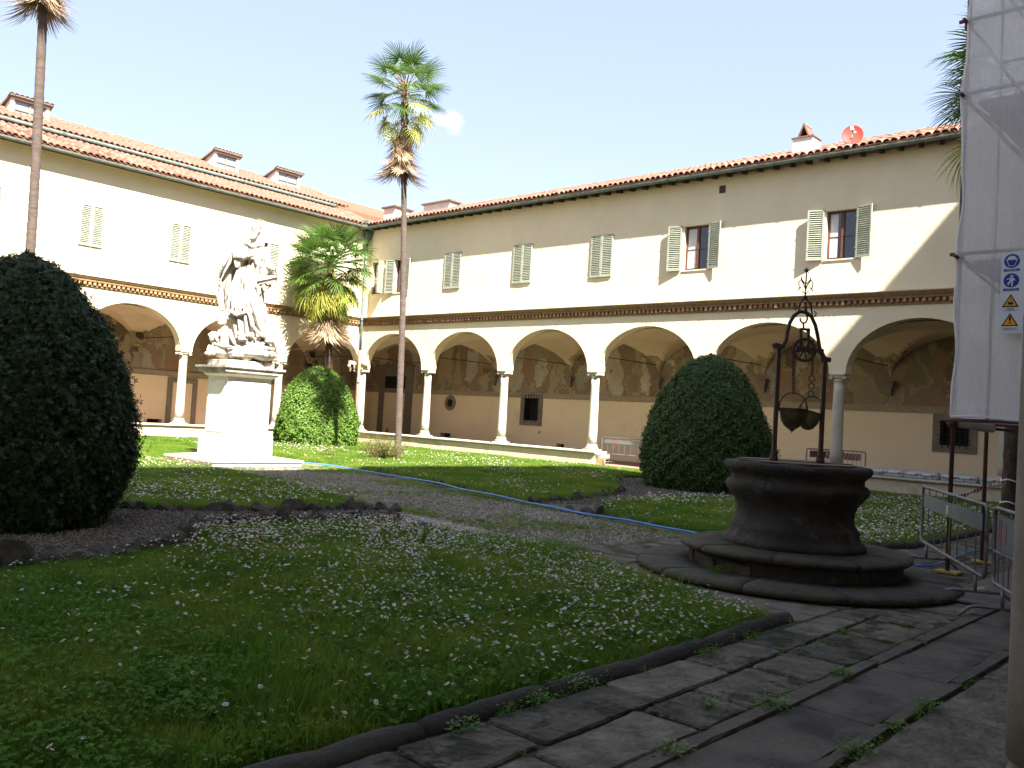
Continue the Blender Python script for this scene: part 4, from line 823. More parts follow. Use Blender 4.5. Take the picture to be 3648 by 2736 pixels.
# ------------------------------------------------------------------ scattered plants (geometry nodes instancing of small real meshes)
def hidden_collection(name, meshes):
    c = bpy.data.collections.new(name)
    for i, me in enumerate(meshes):
        o = bpy.data.objects.new('%s_%02d' % (name, i), me); c.objects.link(o)
    return c
def scatter(name, P, coll, scl, idx=None, label=None, tilt=.15, kind='stuff', cat='grass', seed=1):
    rg = np.random.default_rng(seed); n = len(P)
    me = bpy.data.meshes.new(name); me.vertices.add(n); me.vertices.foreach_set('co', np.asarray(P, np.float32).ravel())
    rot = np.stack([rg.uniform(-tilt,tilt,n), rg.uniform(-tilt,tilt,n), rg.uniform(0,2*math.pi,n)],1).astype(np.float32)
    a = me.attributes.new('rot','FLOAT_VECTOR','POINT'); a.data.foreach_set('vector', rot.ravel())
    a = me.attributes.new('scl','FLOAT','POINT'); a.data.foreach_set('value', np.asarray(scl, np.float32))
    nobj = len(coll.objects); a = me.attributes.new('idx','INT','POINT'); a.data.foreach_set('value', (rg.integers(0,nobj,n) if idx is None else idx).astype(np.int32))
    o = place(name, me)
    ng = bpy.data.node_groups.new(name,'GeometryNodeTree'); ng.interface.new_socket('Geometry', in_out='INPUT', socket_type='NodeSocketGeometry'); ng.interface.new_socket('Geometry', in_out='OUTPUT', socket_type='NodeSocketGeometry')
    N, Lk = ng.nodes, ng.links; gi = N.new('NodeGroupInput'); go = N.new('NodeGroupOutput'); mp = N.new('GeometryNodeMeshToPoints'); ip = N.new('GeometryNodeInstanceOnPoints')
    ci = N.new('GeometryNodeCollectionInfo'); ci.inputs['Collection'].default_value = coll; ci.inputs['Separate Children'].default_value = True; ci.inputs['Reset Children'].default_value = True
    def att(nm, ty):
        q = N.new('GeometryNodeInputNamedAttribute'); q.data_type = ty; q.inputs['Name'].default_value = nm; return [s for s in q.outputs if s.enabled and s.name == 'Attribute'][0]
    Lk.new(gi.outputs[0], mp.inputs['Mesh']); Lk.new(mp.outputs[0], ip.inputs['Points']); Lk.new(ci.outputs[0], ip.inputs['Instance'])
    ip.inputs['Pick Instance'].default_value = True; Lk.new(att('idx','INT'), ip.inputs['Instance Index'])
    e2r = N.new('FunctionNodeEulerToRotation'); Lk.new(att('rot','FLOAT_VECTOR'), e2r.inputs[0]); Lk.new(e2r.outputs[0], ip.inputs['Rotation']); Lk.new(att('scl','FLOAT'), ip.inputs['Scale'])
    Lk.new(ip.outputs[0], go.inputs[0]); md = o.modifiers.new('instances','NODES'); md.node_group = ng
    o['kind'] = kind
    if label: o['label'] = label; o['category'] = cat
    return o
def grass_clump(seed, n=26, rad=.11, h=(.05,.11)):
    rr = random.Random(seed); V = []; F = []
    for i in range(n):
        a = rr.uniform(0, 6.283); r = rad*math.sqrt(rr.random()); x, y = r*math.cos(a), r*math.sin(a)
        hh = rr.uniform(*h); b = rr.uniform(0, 6.283); lean = rr.uniform(.1,.75)*hh; w = rr.uniform(.0022,.0042); dx, dy = math.cos(b), math.sin(b); sx, sy = -dy*w, dx*w
        k = len(V)
        V += [(x-sx,y-sy,0),(x+sx,y+sy,0),(x+dx*lean*.3-sx*.8,y+dy*lean*.3-sy*.8,hh*.55),(x+dx*lean*.3+sx*.8,y+dy*lean*.3+sy*.8,hh*.55),(x+dx*lean,y+dy*lean,hh)]
        F += [(k,k+1,k+3,k+2),(k+2,k+3,k+4)]
    me = bpy.data.meshes.new('blades'); me.from_pydata(V, [], F); me.materials.append(M['grass']); me.update(); return me
def clover_clump(seed, n=9, rad=.09, size=.013):
    rr = random.Random(seed); m = MB()
    for i in range(n):
        a = rr.uniform(0,6.283); r = rad*math.sqrt(rr.random()); x, y = r*math.cos(a), r*math.sin(a); z = rr.uniform(.04,.10); s = size*rr.uniform(.7,1.4); ph = rr.uniform(0,6.283); k = 5
        tx, ty = rr.uniform(-.5,.5), rr.uniform(-.5,.5)
        pts = []
        for j in range(k*2):
            q = s*(1.0 if j % 2 == 0 else .62); an = ph+math.pi*j/k; px, py = q*math.cos(an), q*math.sin(an); pts.append((x+px, y+py, z+px*tx+py*ty+(.15*s if j % 2 else -.1*s)))
        m.add([(x,y,z-.3*s)]+pts, [(0,1+j,1+(j+1) % (2*k)) for j in range(2*k)])
    me = m.mesh('leaves','clover'); return me
def daisy_mesh(seed):
    rr = random.Random(seed); m = MB(); h = rr.uniform(.07,.13); n = 11; tx, ty = rr.uniform(-.5,.5), rr.uniform(-.5,.5); s = rr.uniform(.011,.014)
    vs = []; fs = []
    for j in range(n):
        for (q, da, dz) in ((.35*s,-.5,0),(s,-.45,.0),(s,.45,.0),(.35*s,.5,0)):
            an = 2*math.pi*(j+da*.8)/n; px, py = q*math.cos(an), q*math.sin(an); vs.append((px,py,h+px*tx+py*ty+rr.uniform(0,.15)*s))
        fs.append((4*j,4*j+1,4*j+2,4*j+3))
    m.add(vs, fs); me = m.mesh('daisy','petal'); me.materials.append(M['yolk']); me.materials.append(M['grass'])
    b = MB(); b.lathe([(.0055,h-.001),(.005,h+.003),(.001,h+.005)], 7)
    b2 = MB(); b2.tube([(0,0,0),(.004,.0,h*.5),(0,0,h)], .0012, 3)
    bm = bmesh.new(); bm.from_mesh(me)
    for (bb, mi) in ((b,1),(b2,2)):
        vv = [bm.verts.new(q) for q in bb.v]
        for f in bb.f:
            try: fc = bm.faces.new([vv[i] for i in f]); fc.material_index = mi
            except ValueError: pass
    bm.to_mesh(me); bm.free(); return me
def rand_in(poly, n, rg):
    xs = [p[0] for p in poly]; ys = [p[1] for p in poly]; out = np.zeros((0,2))
    while len(out) < n:
        P = np.stack([rg.uniform(min(xs),max(xs),n), rg.uniform(min(ys),max(ys),n)],1); out = np.vstack([out, P[inside(P, poly)]])
    return out[:n]
def pnoise(P, s, seed):
    rr = np.random.default_rng(seed); v = np.zeros(len(P))
    for i in range(7):
        k = rr.normal(size=2)*s*(1+.4*i); v += np.sin(P @ k+rr.uniform(0,6.28))/(1+.25*i)
    return v/3
CAM2 = np.array([31.83,-24.99])
def thin(P, near, far, rg, keep=.0):
    """larger, fewer clumps far from where people stand"""
    d = np.linalg.norm(P-CAM2, axis=1); return d
GC = hidden_collection('grass_tuft', [grass_clump(i) for i in range(8)])
GT = hidden_collection('tall_grass_tuft', [grass_clump(30+i, 14, .09, (.10,.20)) for i in range(4)])
CCc = hidden_collection('leafy_tuft', [clover_clump(i) for i in range(6)])
DC = hidden_collection('daisy_flower', [daisy_mesh(i) for i in range(6)])
rg = np.random.default_rng(11)
def zed(P, z=.03): return np.column_stack([P, np.full(len(P), z)])
# near lawn
near = LAWN['a']; P = rand_in(near, 60000, rg); d = np.linalg.norm(P-CAM2, axis=1); ok = (P[:,1] > -27.5) & (rg.random(len(P)) < np.clip(1.2-d*.035, .5, 1)); P = P[ok]
nz = pnoise(P, 1.4, 3); scatter('grass', zed(P), GC, np.clip(.75+.25*nz+rg.uniform(-.15,.2,len(P)), .4, 1.3)*np.where(P[:,0] < 24.5, .6, 1.0), label='long green grass of the near lawn beside the kerb', seed=2)
P = rand_in(near, 22000, rg); nz = pnoise(P, 1.1, 9); P = P[(nz+rg.normal(0,.25,len(P)) > .05) & (P[:,0] > 24.3) & (P[:,1] > -27.5)]; scatter('tall_grass', zed(P), GT, rg.uniform(.6,1.05,len(P)), label='longer loose grass blades in patches of the near lawn', seed=5)
P = rand_in(near, 15000, rg); nz = pnoise(P, 1.9, 5); edge = (P[:,0] > 26.3)*.3; P = P[(nz+edge-.12+(P[:,1] < -19)*.15+rg.normal(0,.15,len(P)) > 0) & (P[:,1] > -27.5)]; scatter('leafy_ground_cover', zed(P,.035), CCc, rg.uniform(.6,1.2,len(P))*np.where(P[:,0] < 24.5, .62, 1.0), label='lobed green leaves of ground cover among the near grass', cat='ground cover', seed=7)
P = rand_in(near, 90000, rg); nz = pnoise(P, 1.6, 21); den = np.clip((P[:,1]+23.2)/4.8, 0, 1)**1.7*np.clip(1.25-(P[:,0]-26.4)*.28, .4, 1); pr = np.clip(.008+.72*den*(.6+.6*nz), .007, 1); P = P[(rg.random(len(P)) < pr) & (P[:,1] > -27)]
scatter('daisies', zed(P), DC, rg.uniform(.75,1.15,len(P)), label='white daisies scattered over the near lawn', cat='daisies', tilt=.3, seed=8)
def lawn(k, n, label, hs=(.6,1.0), nd=0, dl='', seed=1, keep=None):
    P = rand_in(LAWN[k] if isinstance(k, str) else k, n, rg)
    if keep is not None: P = P[keep(P)]
    nz = pnoise(P, .9, seed); scatter('grass', zed(P), GC, np.clip(rg.uniform(*hs,len(P))+.2*nz, .35, 1.6), label=label, seed=seed)
    if nd:
        P = rand_in(LAWN[k] if isinstance(k, str) else k, nd, rg); nz = pnoise(P, 1.0, seed+40); P = P[rg.random(len(P)) < np.clip(.35+.75*nz, .03, 1)]
        if keep is not None: P = P[keep(P)]
        scatter('daisies', zed(P), DC, rg.uniform(1.0,1.5,len(P)), label=dl, cat='daisies', tilt=.3, seed=seed+1)
lawn('b', 60000, 'grass of the lawn before the statue', (.7,1.1), 24000, 'white daisies on the lawn before the statue', 12, lambda P: (P[:,0] > 6)|(P[:,1] > -19))
lawn('c', 60000, 'bright grass of the far lawn along the arcade', (.7,1.2), 9000, 'white daisies on the far lawn by the low wall', 13)
lawn('d', 24000, 'grass of the daisy lawn behind the well', (.7,1.1), 13000, 'dense white daisies behind the well', 14)
lawn([(17.9,-.30),(30.9,-.30),(30.9,-1.6),(21.2,-1.6),(17.9,-1.2)], 6000, 'tall grass under the right low wall', (1.0,1.7), 200, 'few daisies under the right low wall', 15)
lawn([(.4,-15.3),(10.2,-15.2),(10.2,-10.3),(.4,-10.3)], 16000, 'thin grass on the sandy path left of the pedestal', (.4,.8), 0, '', 16, lambda P: pnoise(P,1.1,77) > -.25)
lawn([(13.2,-14.6),(17,-15),(21,-15.9),(25.2,-16.3),(25.5,-13.8),(21,-12.8),(16.8,-11.7),(13.2,-11.2)], 16000, 'sparse short grass growing through the gravel path', (.22,.45), 0, '', 17, lambda P: rg.random(len(P)) < np.clip(.03+.35*pnoise(P,1.5,78)+.2*(np.abs(P[:,1]+13.7+(P[:,0]-14)*.12) > 1.15), .01, .8))
def pebble(seed, mt='pebble'):
    rr = random.Random(seed); bm = bmesh.new(); bmesh.ops.create_icosphere(bm, subdivisions=1, radius=.014)
    for v in bm.verts: v.co = Vector((v.co.x*rr.uniform(.8,1.3), v.co.y*rr.uniform(.8,1.2), v.co.z*rr.uniform(.5,.8)))
    me = bpy.data.meshes.new('pebble'); bm.to_mesh(me); bm.free(); me.materials.append(M[mt]); return me
PB = hidden_collection('pebble', [pebble(i) for i in range(5)]); PD = hidden_collection('dark_pebble', [pebble(i, 'pebbledark') for i in range(5)])
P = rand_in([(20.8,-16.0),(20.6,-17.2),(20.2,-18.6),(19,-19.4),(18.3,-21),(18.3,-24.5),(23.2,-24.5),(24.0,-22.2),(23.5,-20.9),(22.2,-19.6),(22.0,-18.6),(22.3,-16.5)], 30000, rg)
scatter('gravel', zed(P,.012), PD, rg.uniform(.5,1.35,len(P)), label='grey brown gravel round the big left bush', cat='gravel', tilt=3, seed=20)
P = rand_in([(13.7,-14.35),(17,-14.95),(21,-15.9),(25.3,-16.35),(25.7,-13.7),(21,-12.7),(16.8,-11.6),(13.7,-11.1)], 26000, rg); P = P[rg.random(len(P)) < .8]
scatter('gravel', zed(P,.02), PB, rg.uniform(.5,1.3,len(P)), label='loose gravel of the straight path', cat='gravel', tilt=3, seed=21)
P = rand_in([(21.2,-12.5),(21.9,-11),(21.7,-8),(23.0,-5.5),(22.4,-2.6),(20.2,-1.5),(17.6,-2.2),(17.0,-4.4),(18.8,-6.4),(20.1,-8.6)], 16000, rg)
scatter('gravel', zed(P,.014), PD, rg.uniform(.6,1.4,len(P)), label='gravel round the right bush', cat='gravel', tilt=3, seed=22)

def along(x, y0, y1, n, seed, dens=.5):
    q = np.random.default_rng(seed); y = q.uniform(y0, y1, n); P = np.column_stack([x+q.normal(0,.018,n), y]); return P[q.random(n) < np.clip(dens+.9*pnoise(P, 2.2, seed), 0, 1)]
JP = np.vstack([along(29.21,-26,-17,240,1,.15), along(29.60,-26,-13,260,2,.2), along(30.245,-26,-13,260,3,.25), along(29.71,-24,-14,60,4,.05), along(28.82,-26,-18,420,5,.45), along(30.89,-24,-14,100,6,.1)])
TC = hidden_collection('tiny_leaf_tuft', [clover_clump(60+i, 10, .035, .008) for i in range(5)])
scatter('joint_moss', zed(JP,-.0), TC, rg.uniform(.5,1.15,len(JP)), label='tiny leaves and moss growing in the paving joints', cat='ground cover', seed=31)
LP_ = rand_in([(28.9,-25),(31,-25),(31,-13),(28.9,-13)], 420, rg)
LT = hidden_collection('dry_leaf', [MB().add([(-.012,0,0),(0,.006,.004),(.014,0,.001),(0,-.006,.003)], [(0,1,2,3)]).mesh('dry_leaf','twig'), MB().add([(-.006,0,0),(0,.004,.003),(.007,0,.0),(0,-.004,.002)], [(0,1,2,3)]).mesh('dry_leaf','pebble')])
scatter('leaf_litter', zed(LP_,.058), LT, rg.uniform(.5,1.2,len(LP_)), label='scattered bits of leaf and grit on the paving', cat='litter', seed=33)
# ------------------------------------------------------------------ clipped bushes
def prof_interp(tab, s):
    for (s0, r0), (s1, r1) in zip(tab[:-1], tab[1:]):
        if s0 <= s <= s1: return r0+(r1-r0)*(s-s0)/(s1-s0)
    return tab[-1][1]
def bush(label, c, Rr, H, tab, n, leaf, size, mat, seed, spiky=0.0, gaps=.22, core=.88, depthj=.13):
    rg = np.random.default_rng(seed); root = empty('clipped_bush', (*c, 0)); tag(root, label, 'bush', 'dome shaped clipped bushes of the court')
    S = np.array([t[0] for t in tab]); RR = np.array([t[1] for t in tab])
    def rad(s): return np.interp(s, S, RR)*Rr
    def lump(a, z): return 1+.024*np.sin(3*a+z*2.1+seed)+.022*np.sin(7*a-z*4+seed*2)+.020*np.sin(13*a+z*9)+.018*np.sin(23*a-z*17)+.012*np.sin(41*a+z*29)
    # near-black core standing in for the shade inside the foliage
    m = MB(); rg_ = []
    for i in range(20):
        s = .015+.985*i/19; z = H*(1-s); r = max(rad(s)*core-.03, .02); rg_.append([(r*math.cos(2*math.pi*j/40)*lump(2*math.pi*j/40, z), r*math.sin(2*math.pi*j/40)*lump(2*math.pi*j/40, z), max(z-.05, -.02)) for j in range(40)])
    m.rings(rg_, True, True); m.build('shade_core', 'leafcore', root, True)
    ss = rg.uniform(0, 1, n*3)**.9; w = rad(ss)+.15*Rr; keep = rg.random(n*3) < w/w.max(); ss = ss[keep][:n]; n = len(ss); a = rg.uniform(0, 2*math.pi, n); z = H*(1-ss)
    cl = .5+.28*np.sin(a*17+z*11+np.sin(z*23+seed)*2)*np.sin(z*14-a*9)+.26*np.sin(a*43+np.sin(z*31)*2)*np.sin(z*37+a*11+np.sin(a*29)*1.5)
    dj = -np.abs(rg.normal(0, depthj, n))*(.35+.9*cl)+rg.normal(0, .012, n)+spiky*np.maximum(0, rg.normal(0, 1, n)-1.2)*.06
    r = (rad(ss)*lump(a, z)+dj); r = np.maximum(r, .01)
    if gaps: r = np.where((cl < gaps) , r-.06, r)
    P = np.column_stack([r*np.cos(a), r*np.sin(a), z+rg.normal(0, .012, n)])
    # normals from the profile
    ds = .01; dr = (rad(np.clip(ss+ds,0,1))-rad(np.clip(ss-ds,0,1)))/(2*ds*H); nz = dr; nn = np.column_stack([np.cos(a), np.sin(a), nz]); nn += rg.normal(0, .55, (n,3)); nn /= np.linalg.norm(nn, axis=1)[:,None]
    t = np.cross(nn, rg.normal(0,1,(n,3))); t /= np.linalg.norm(t, axis=1)[:,None]; b = np.cross(nn, t)
    L = size*rg.uniform(.6, 1.35, n)[:,None]; W = L*leaf
    # each sprig: three leaves fanned about the tip direction
    V = []; F = []; k = 0
    for (ang, sc_) in ((-.8,.8),(0,1.0),(.8,.8)):
        d = t*math.cos(ang)+b*math.sin(ang)+nn*.25; d /= np.linalg.norm(d, axis=1)[:,None]; e = np.cross(d, nn); e /= np.linalg.norm(e, axis=1)[:,None]
        q = np.stack([P, P+d*L*sc_*.5+e*W*.5+nn*L*.06, P+d*L*sc_, P+d*L*sc_*.5-e*W*.5+nn*L*.06], 1).reshape(-1,3); V.append(q)
        F.append(np.arange(4*n).reshape(n,4)+k); k += 4*n
    me = npmesh('foliage', np.vstack(V), np.vstack(F), mat); place('foliage', me, root); return root
TB = [(0,.03),(.02,.16),(.05,.29),(.10,.42),(.145,.50),(.30,.72),(.47,.87),(.63,.96),(.79,1),(.92,.97),(1,.90)]
bush('sunlit clipped bush with a palm trunk shadow across it, under the small palm', (3.3,-4.5), 1.58, 3.12, [(0,.03),(.02,.18),(.05,.31),(.13,.52),(.26,.70),(.39,.82),(.65,.97),(.85,1),(1,.95)], 60000, .52, .052, 'leafsun', 3, gaps=.22)
bush('dark green clipped bush between the arcade and the stone well', (20.2,-4.5), 1.68, 3.5, TB, 100000, .5, .046, 'leafbox', 5, spiky=1.1, gaps=.27, depthj=.16)
bush('big dark yew bush cut off by the left edge of the photo', (20.64,-21.17), 1.30, 3.12, [(0,.04),(.03,.24),(.08,.40),(.16,.55),(.24,.68),(.40,.86),(.56,.96),(.74,1),(.88,.93),(1,.80)], 100000, .26, .058, 'leafyew', 8, spiky=1.4, gaps=.25, depthj=.16)
# thin shrub and dry twig plant
def thin_shrub(label, c, h, w, n, nl, seed, cat='shrub', mat='leafshrub', mirror=.02):
    rr = random.Random(seed); root = empty('thin_shrub', (*c, .02)); tag(root, label, cat); m = MB(); tips = []
    for i in range(n):
        a = rr.uniform(0, 6.283); sp = w*rr.uniform(.15, 1); hh = h*rr.uniform(.5, 1)*(1-.3*sp/w); pts = [Vector((rr.uniform(-.08,.08), rr.uniform(-.08,.08), 0))]
        for k in range(1, 5):
            t = k/4; pts.append(Vector((sp*math.cos(a)*t**.8+rr.uniform(-.03,.03), sp*math.sin(a)*t**.8+rr.uniform(-.03,.03), hh*t)))
        m.tube(pts, [.008,.006,.005,.003,.002], 4)
        for p0, p1 in zip(pts[1:-1], pts[2:]):
            for q in range(nl): tips.append(p0.lerp(p1, rr.random())+Vector((rr.gauss(0,.05), rr.gauss(0,.05), rr.gauss(0,.04))))
    m.build('stem', 'twig', root); V = []; F = []
    for p in tips:
        d = Vector((rr.gauss(0,1), rr.gauss(0,1), rr.gauss(.4,.8))).normalized(); e = d.cross(Vector((rr.gauss(0,1), rr.gauss(0,1), 1))).normalized(); s = mirror*rr.uniform(.7,1.5); k = len(V)
        V += [p, p+d*s+e*s*.4, p+d*s*2, p+d*s-e*s*.4]; F.append((k,k+1,k+2,k+3))
    me = bpy.data.meshes.new('leaves'); me.from_pydata([tuple(v) for v in V], [], F); me.materials.append(M[mat]); place('leaves', me, root); return root
thin_shrub('loose yellowish shrub in front of the tall palm trunk', (10.9,-7.5), .85, .85, 120, 18, 4)
thin_shrub('sparse dry reddish shoots left of the yellowish shrub', (9.9,-8.7), .55, .35, 12, 5, 6, mat='leafshrub')
# ------------------------------------------------------------------ palms
def frond_mesh(seed, Lp=.75, Rb=.62, nseg=30, spread=2.15, droop=.25, fold=.12, mat='frond', wdt=.030, tipdroop=.25):
    rr = random.Random(seed); m = MB(); n = 6
    pts = [(Lp*i/n, 0, -droop*.35*(i/n)**2) for i in range(n+1)]; m.tube(pts, [.016-.007*i/n for i in range(n+1)], 5)
    bx, bz = Lp, -droop*.35; slope = -droop*.6
    for i in range(nseg):
        u = -1+2*i/(nseg-1); a = u*spread; Ls = Rb*(1-.28*abs(u)**2)*rr.uniform(.86,1.06); a += rr.uniform(-.03,.03)
        ca, sa = math.cos(a), math.sin(a); prev = None; vs = []; k = 5
        td = tipdroop*rr.uniform(.5,1.8)
        for j in range(k):
            t = j/(k-1); r = .03+Ls*t; ww = wdt*(.35+1.0*min(1, t*2.2))*(1-t)**.55 if t < 1 else .0008
            x = bx+r*ca; y = r*sa; z = bz+slope*r*ca-.18*droop*r*r/Rb+fold*abs(sa)*r*.6-(td*Ls*t**3)
            shr = 1-.25*td*t*t
            x = bx+(x-bx)*shr; y *= shr
            vs += [(x+ww*.5*sa, y-ww*.5*ca, z), (x, y, z-ww*.28), (x-ww*.5*sa, y+ww*.5*ca, z)]
        m.add(vs, [(3*j,3*j+1,3*j+4,3*j+3) for j in range(k-1)]+[(3*j+1,3*j+2,3*j+5,3*j+4) for j in range(k-1)])
    return m.mesh('frond', mat)
FG = [frond_mesh(i, tipdroop=.12+.12*(i % 3)) for i in range(4)]
FY = [frond_mesh(10+i, Rb=.60, droop=.5, mat='frondy', tipdroop=.35) for i in range(3)]
FD = [frond_mesh(20+i, Lp=.55, Rb=.66, nseg=24, spread=.75, droop=.7, mat='frondd', wdt=.028, tipdroop=.5, fold=.35) for i in range(4)]
def palm(label, base, top, r0, r1, Rf=1.0, nup=20, nmid=8, ndead=18, skirt=1.4, tmat='trunk', seed=1, swell=None, fruit=False, zmid=-.55, rings=True):
    rr = random.Random(seed); root = empty('fan_palm', base); tag(root, label, 'palm tree'); b = Vector(base); T = Vector(top)-b
    m = MB(); n = 150 if rings else 60; pts = []; rad = []
    H = T.length
    for i in range(n+1):
        t = i/n; pts.append(T*t+Vector((.05*math.sin(t*3), .04*math.sin(t*4.2), 0))*(t*(1-t)*4)); r = r0+(r1-r0)*t
        if swell and t*H > H-swell[0]: r = swell[1]*(.9+.2*math.sin(i*1.7))
        rad.append(r*(1+(.035 if rings else .06)*math.sin(i*2.3)+rr.uniform(-.035,.035)))
    m.tube(pts, rad, 14); m.build('trunk', tmat, root, True)
    def put(me, az, pitch, dz, sc_, roll=0.0):
        q = Euler((roll, -pitch, 0)).to_matrix().to_4x4(); q = Matrix.Rotation(az, 4, 'Z') @ q
        place('frond', me, root, T+Vector((0,0,dz)), q.to_euler(), (sc_,)*3)
    ga = 2.399963; a = rr.uniform(0,6)
    for i in range(nup):
        t = i/max(1, nup-1); a += ga; put(FG[i % 4], a+rr.uniform(-.2,.2), 1.35-1.55*t**.8+rr.uniform(-.1,.1), .15*(1-t)-.12*t, Rf*rr.uniform(.88,1.1), rr.uniform(-.35,.35))
    for i in range(nmid):
        t = i/max(1, nmid-1); a += ga; put(FY[i % 3] if rr.random() < .7 else FG[i % 4], a+rr.uniform(-.3,.3), -.15-.75*t+rr.uniform(-.22,.22), zmid*.5+zmid*.9*t+rr.uniform(-.12,.12), Rf*rr.uniform(.78,1.05), rr.uniform(-.5,.5))
    for i in range(ndead):
        t = i/max(1, ndead-1); a += ga; put(FD[i % 4], a, -.95-.5*t-.2*rr.random(), zmid*1.0-(skirt-1.0*Rf)*t, Rf*rr.uniform(.85,1.05), rr.uniform(-.3,.3))
    if fruit:
        f = MB(); 
        for i in range(150):
            p = Vector((rr.gauss(0,.13), rr.gauss(0,.13), rr.gauss(0,.15))); f.sphere(tuple(p), .016, 5, 3)
        f.build('fruit_cluster', 'fruit', root, loc=tuple(T+Vector((.33,-.42,.02))))['kind'] = 'stuff'
    return root
palm('tall slender fan palm standing alone against the sky in mid court', (10.6,-6.62,0), (10.6,-7.27,11.5), .108, .08, 1.03, 26, 12, 34, 2.4, seed=4, swell=(2.9,.125), fruit=True, zmid=-.5)
palm('short bushy fan palm behind the sunlit clipped bush', (1.9,-3.05,0), (1.9,-3.35,7.35), .17, .16, 1.5, 50, 44, 38, 2.8, tmat='fibre', seed=8, zmid=-.55, rings=False)
palm('tall palm at the left, its crown cut by the top edge of the photo', (9.2,-17.2,0), (9.45,-17.47,12.75), .12, .095, 1.05, 20, 9, 26, 2.0, seed=12, zmid=-.5)
palm('dark fan palm half hidden behind the scaffold netting', (27.15,-4.2,0), (27.15,-4.5,9.2), .148, .135, 1.46, 40, 8, 12, 1.9, tmat='fibre', seed=17, zmid=-.4, rings=False)
# ------------------------------------------------------------------ pedestal and statue
PC = Vector((11.88,-13.06,0))
pd = empty('pedestal', PC); tag(pd, 'tall white marble pedestal on a broad stone slab, under the statue', 'pedestal')
def fr(m, w, d, z0, z1, w1=None, d1=None):
    w1 = w if w1 is None else w1; d1 = d if d1 is None else d1
    m.rings([[(-a,-b,z),(a,-b,z),(a,b,z),(-a,b,z)] for a, b, z in ((w,d,z0),(w1,d1,z1))])
m = MB(); fr(m,1.10,1.22,0,.11); m.build('slab_base','pedestal',pd)
for sx in (-1,1):
    for sy in (-1,1):
        m = MB(); g = .004
        x0, x1, y0, y1 = (g,1.14,g,1.27)
        q = [(x0*sx,y0*sy),(x1*sx,y0*sy),(x1*sx,y1*sy),(x0*sx,y1*sy)]; 
        if sx*sy < 0: q = q[::-1]
        m.rings([[(x,y,.112) for x,y in q],[(x,y,.15) for x,y in q],[(x*.985 if abs(x)>.1 else x,y*.985 if abs(y)>.1 else y,.165) for x,y in q],[(x*.5 if abs(x)>.1 else x,y*.52 if abs(y)>.1 else y,.235) for x,y in q]]); m.build('step_slab','stone',pd)
m = MB(); fr(m,.575,.69,.2,.62); m.build('lower_block','pedestal',pd)
m = MB(); fr(m,.575,.69,.622,.64); fr(m,.56,.675,.64,.66); fr(m,.56,.675,.66,.70,.48,.62); fr(m,.485,.625,.70,.73); m.build('base_moulding','pedestal',pd)
m = MB(); fr(m,.46,.60,.73,2.12); m.build('die','pedestal',pd)
for (ax, s) in (('y',-1),('x',1)):
    m = MB()
    if ax == 'x': m.box(.46,.478,-.50,.50,.80,2.04)
    else: m.box(-.37,.37,-.618,-.60,.80,2.04)
    m.build('raised_panel','pedestal',pd)
m = MB(); fr(m,.475,.615,2.12,2.15); fr(m,.485,.625,2.15,2.21,.55,.69); m.build('bed_moulding','pedestal',pd)
m = MB(); fr(m,.56,.70,2.21,2.25,.60,.74); fr(m,.66,.79,2.252,2.33); fr(m,.67,.80,2.33,2.36,.71,.835); fr(m,.715,.84,2.36,2.41); m.build('cornice','pedcap',pd)
# statue: overlapping closed volumes fused to one carved surface
def loft(m, levels, seg=36, folds=9, amp=.03, ph=0.0):
    rg_ = []
    for (z, cx, cy, rx, ry, *k) in levels:
        am = amp*(k[0] if k else 1.0)
        rg_.append([(cx+(rx+am*math.sin(folds*2*math.pi*j/seg+ph+.7*math.sin(z*3)))*math.cos(2*math.pi*j/seg), cy+(ry+am*math.sin(folds*2*math.pi*j/seg+ph+.7*math.sin(z*3)))*math.sin(2*math.pi*j/seg), z) for j in range(seg)])
    m.rings(rg_)
def carve(name, m, mat, parent, voxel=.02, smooth_it=1, loc=(0,0,0)):
    me = m.mesh(name, mat, True); o = bpy.data.objects.new('tmp_carve', me); COL.objects.link(o)
    md = o.modifiers.new('r','REMESH'); md.mode = 'VOXEL'; md.voxel_size = voxel; md.use_smooth_shade = True
    ms = o.modifiers.new('s','SMOOTH'); ms.factor = .5; ms.iterations = smooth_it
    dg = bpy.context.evaluated_depsgraph_get(); me2 = bpy.data.meshes.new_from_object(o.evaluated_get(dg)); bpy.data.objects.remove(o)
    me2.materials.clear(); me2.materials.append(M[mat]); me2.shade_smooth(); return place(name, me2, parent, loc)
st = empty('statue', (PC.x,PC.y,2.41), R(42.1)); tag(st, 'white marble statue of a robed saint holding a book, with thin metal halo', 'statue')
m = MB(); Z0 = -2.41
def V3(x, y, z): return (x, y, z+Z0)
def tb(pts, rad, seg=12): m.tube([V3(*p) for p in pts], rad, seg)
def sp(c, r, seg=14, rg_=10): m.sphere(V3(*c), r, seg, rg_)
def lf(levels, **k): loft(m, [(z+Z0, cx, cy, rx, ry, *kk) for z, cx, cy, rx, ry, *kk in levels], **k)
rr = random.Random(5)
q42 = Matrix.Rotation(R(-42.1), 4, 'Z')
m.box(-.50,.50,-.64,.64,.0,.15, q42)
for (x,y,z,a,b,c) in ((-.45,0,2.78,.36,.38,.22),(.05,0,2.78,.45,.42,.22),(.5,0,2.76,.36,.36,.18),(.3,.05,2.98,.42,.35,.16),(-.3,.1,3.0,.35,.35,.2),(.55,-.1,2.9,.3,.22,.10),(.2,-.25,2.75,.5,.2,.10),(.0,.1,3.2,.3,.3,.2)): sp((x,y,z),(a,b,c))
for i in range(22): sp((rr.uniform(-.7,.75), rr.uniform(-.32,.1), rr.uniform(2.62,3.02)), (rr.uniform(.06,.16), rr.uniform(.06,.12), rr.uniform(.035,.08)), 10, 7)
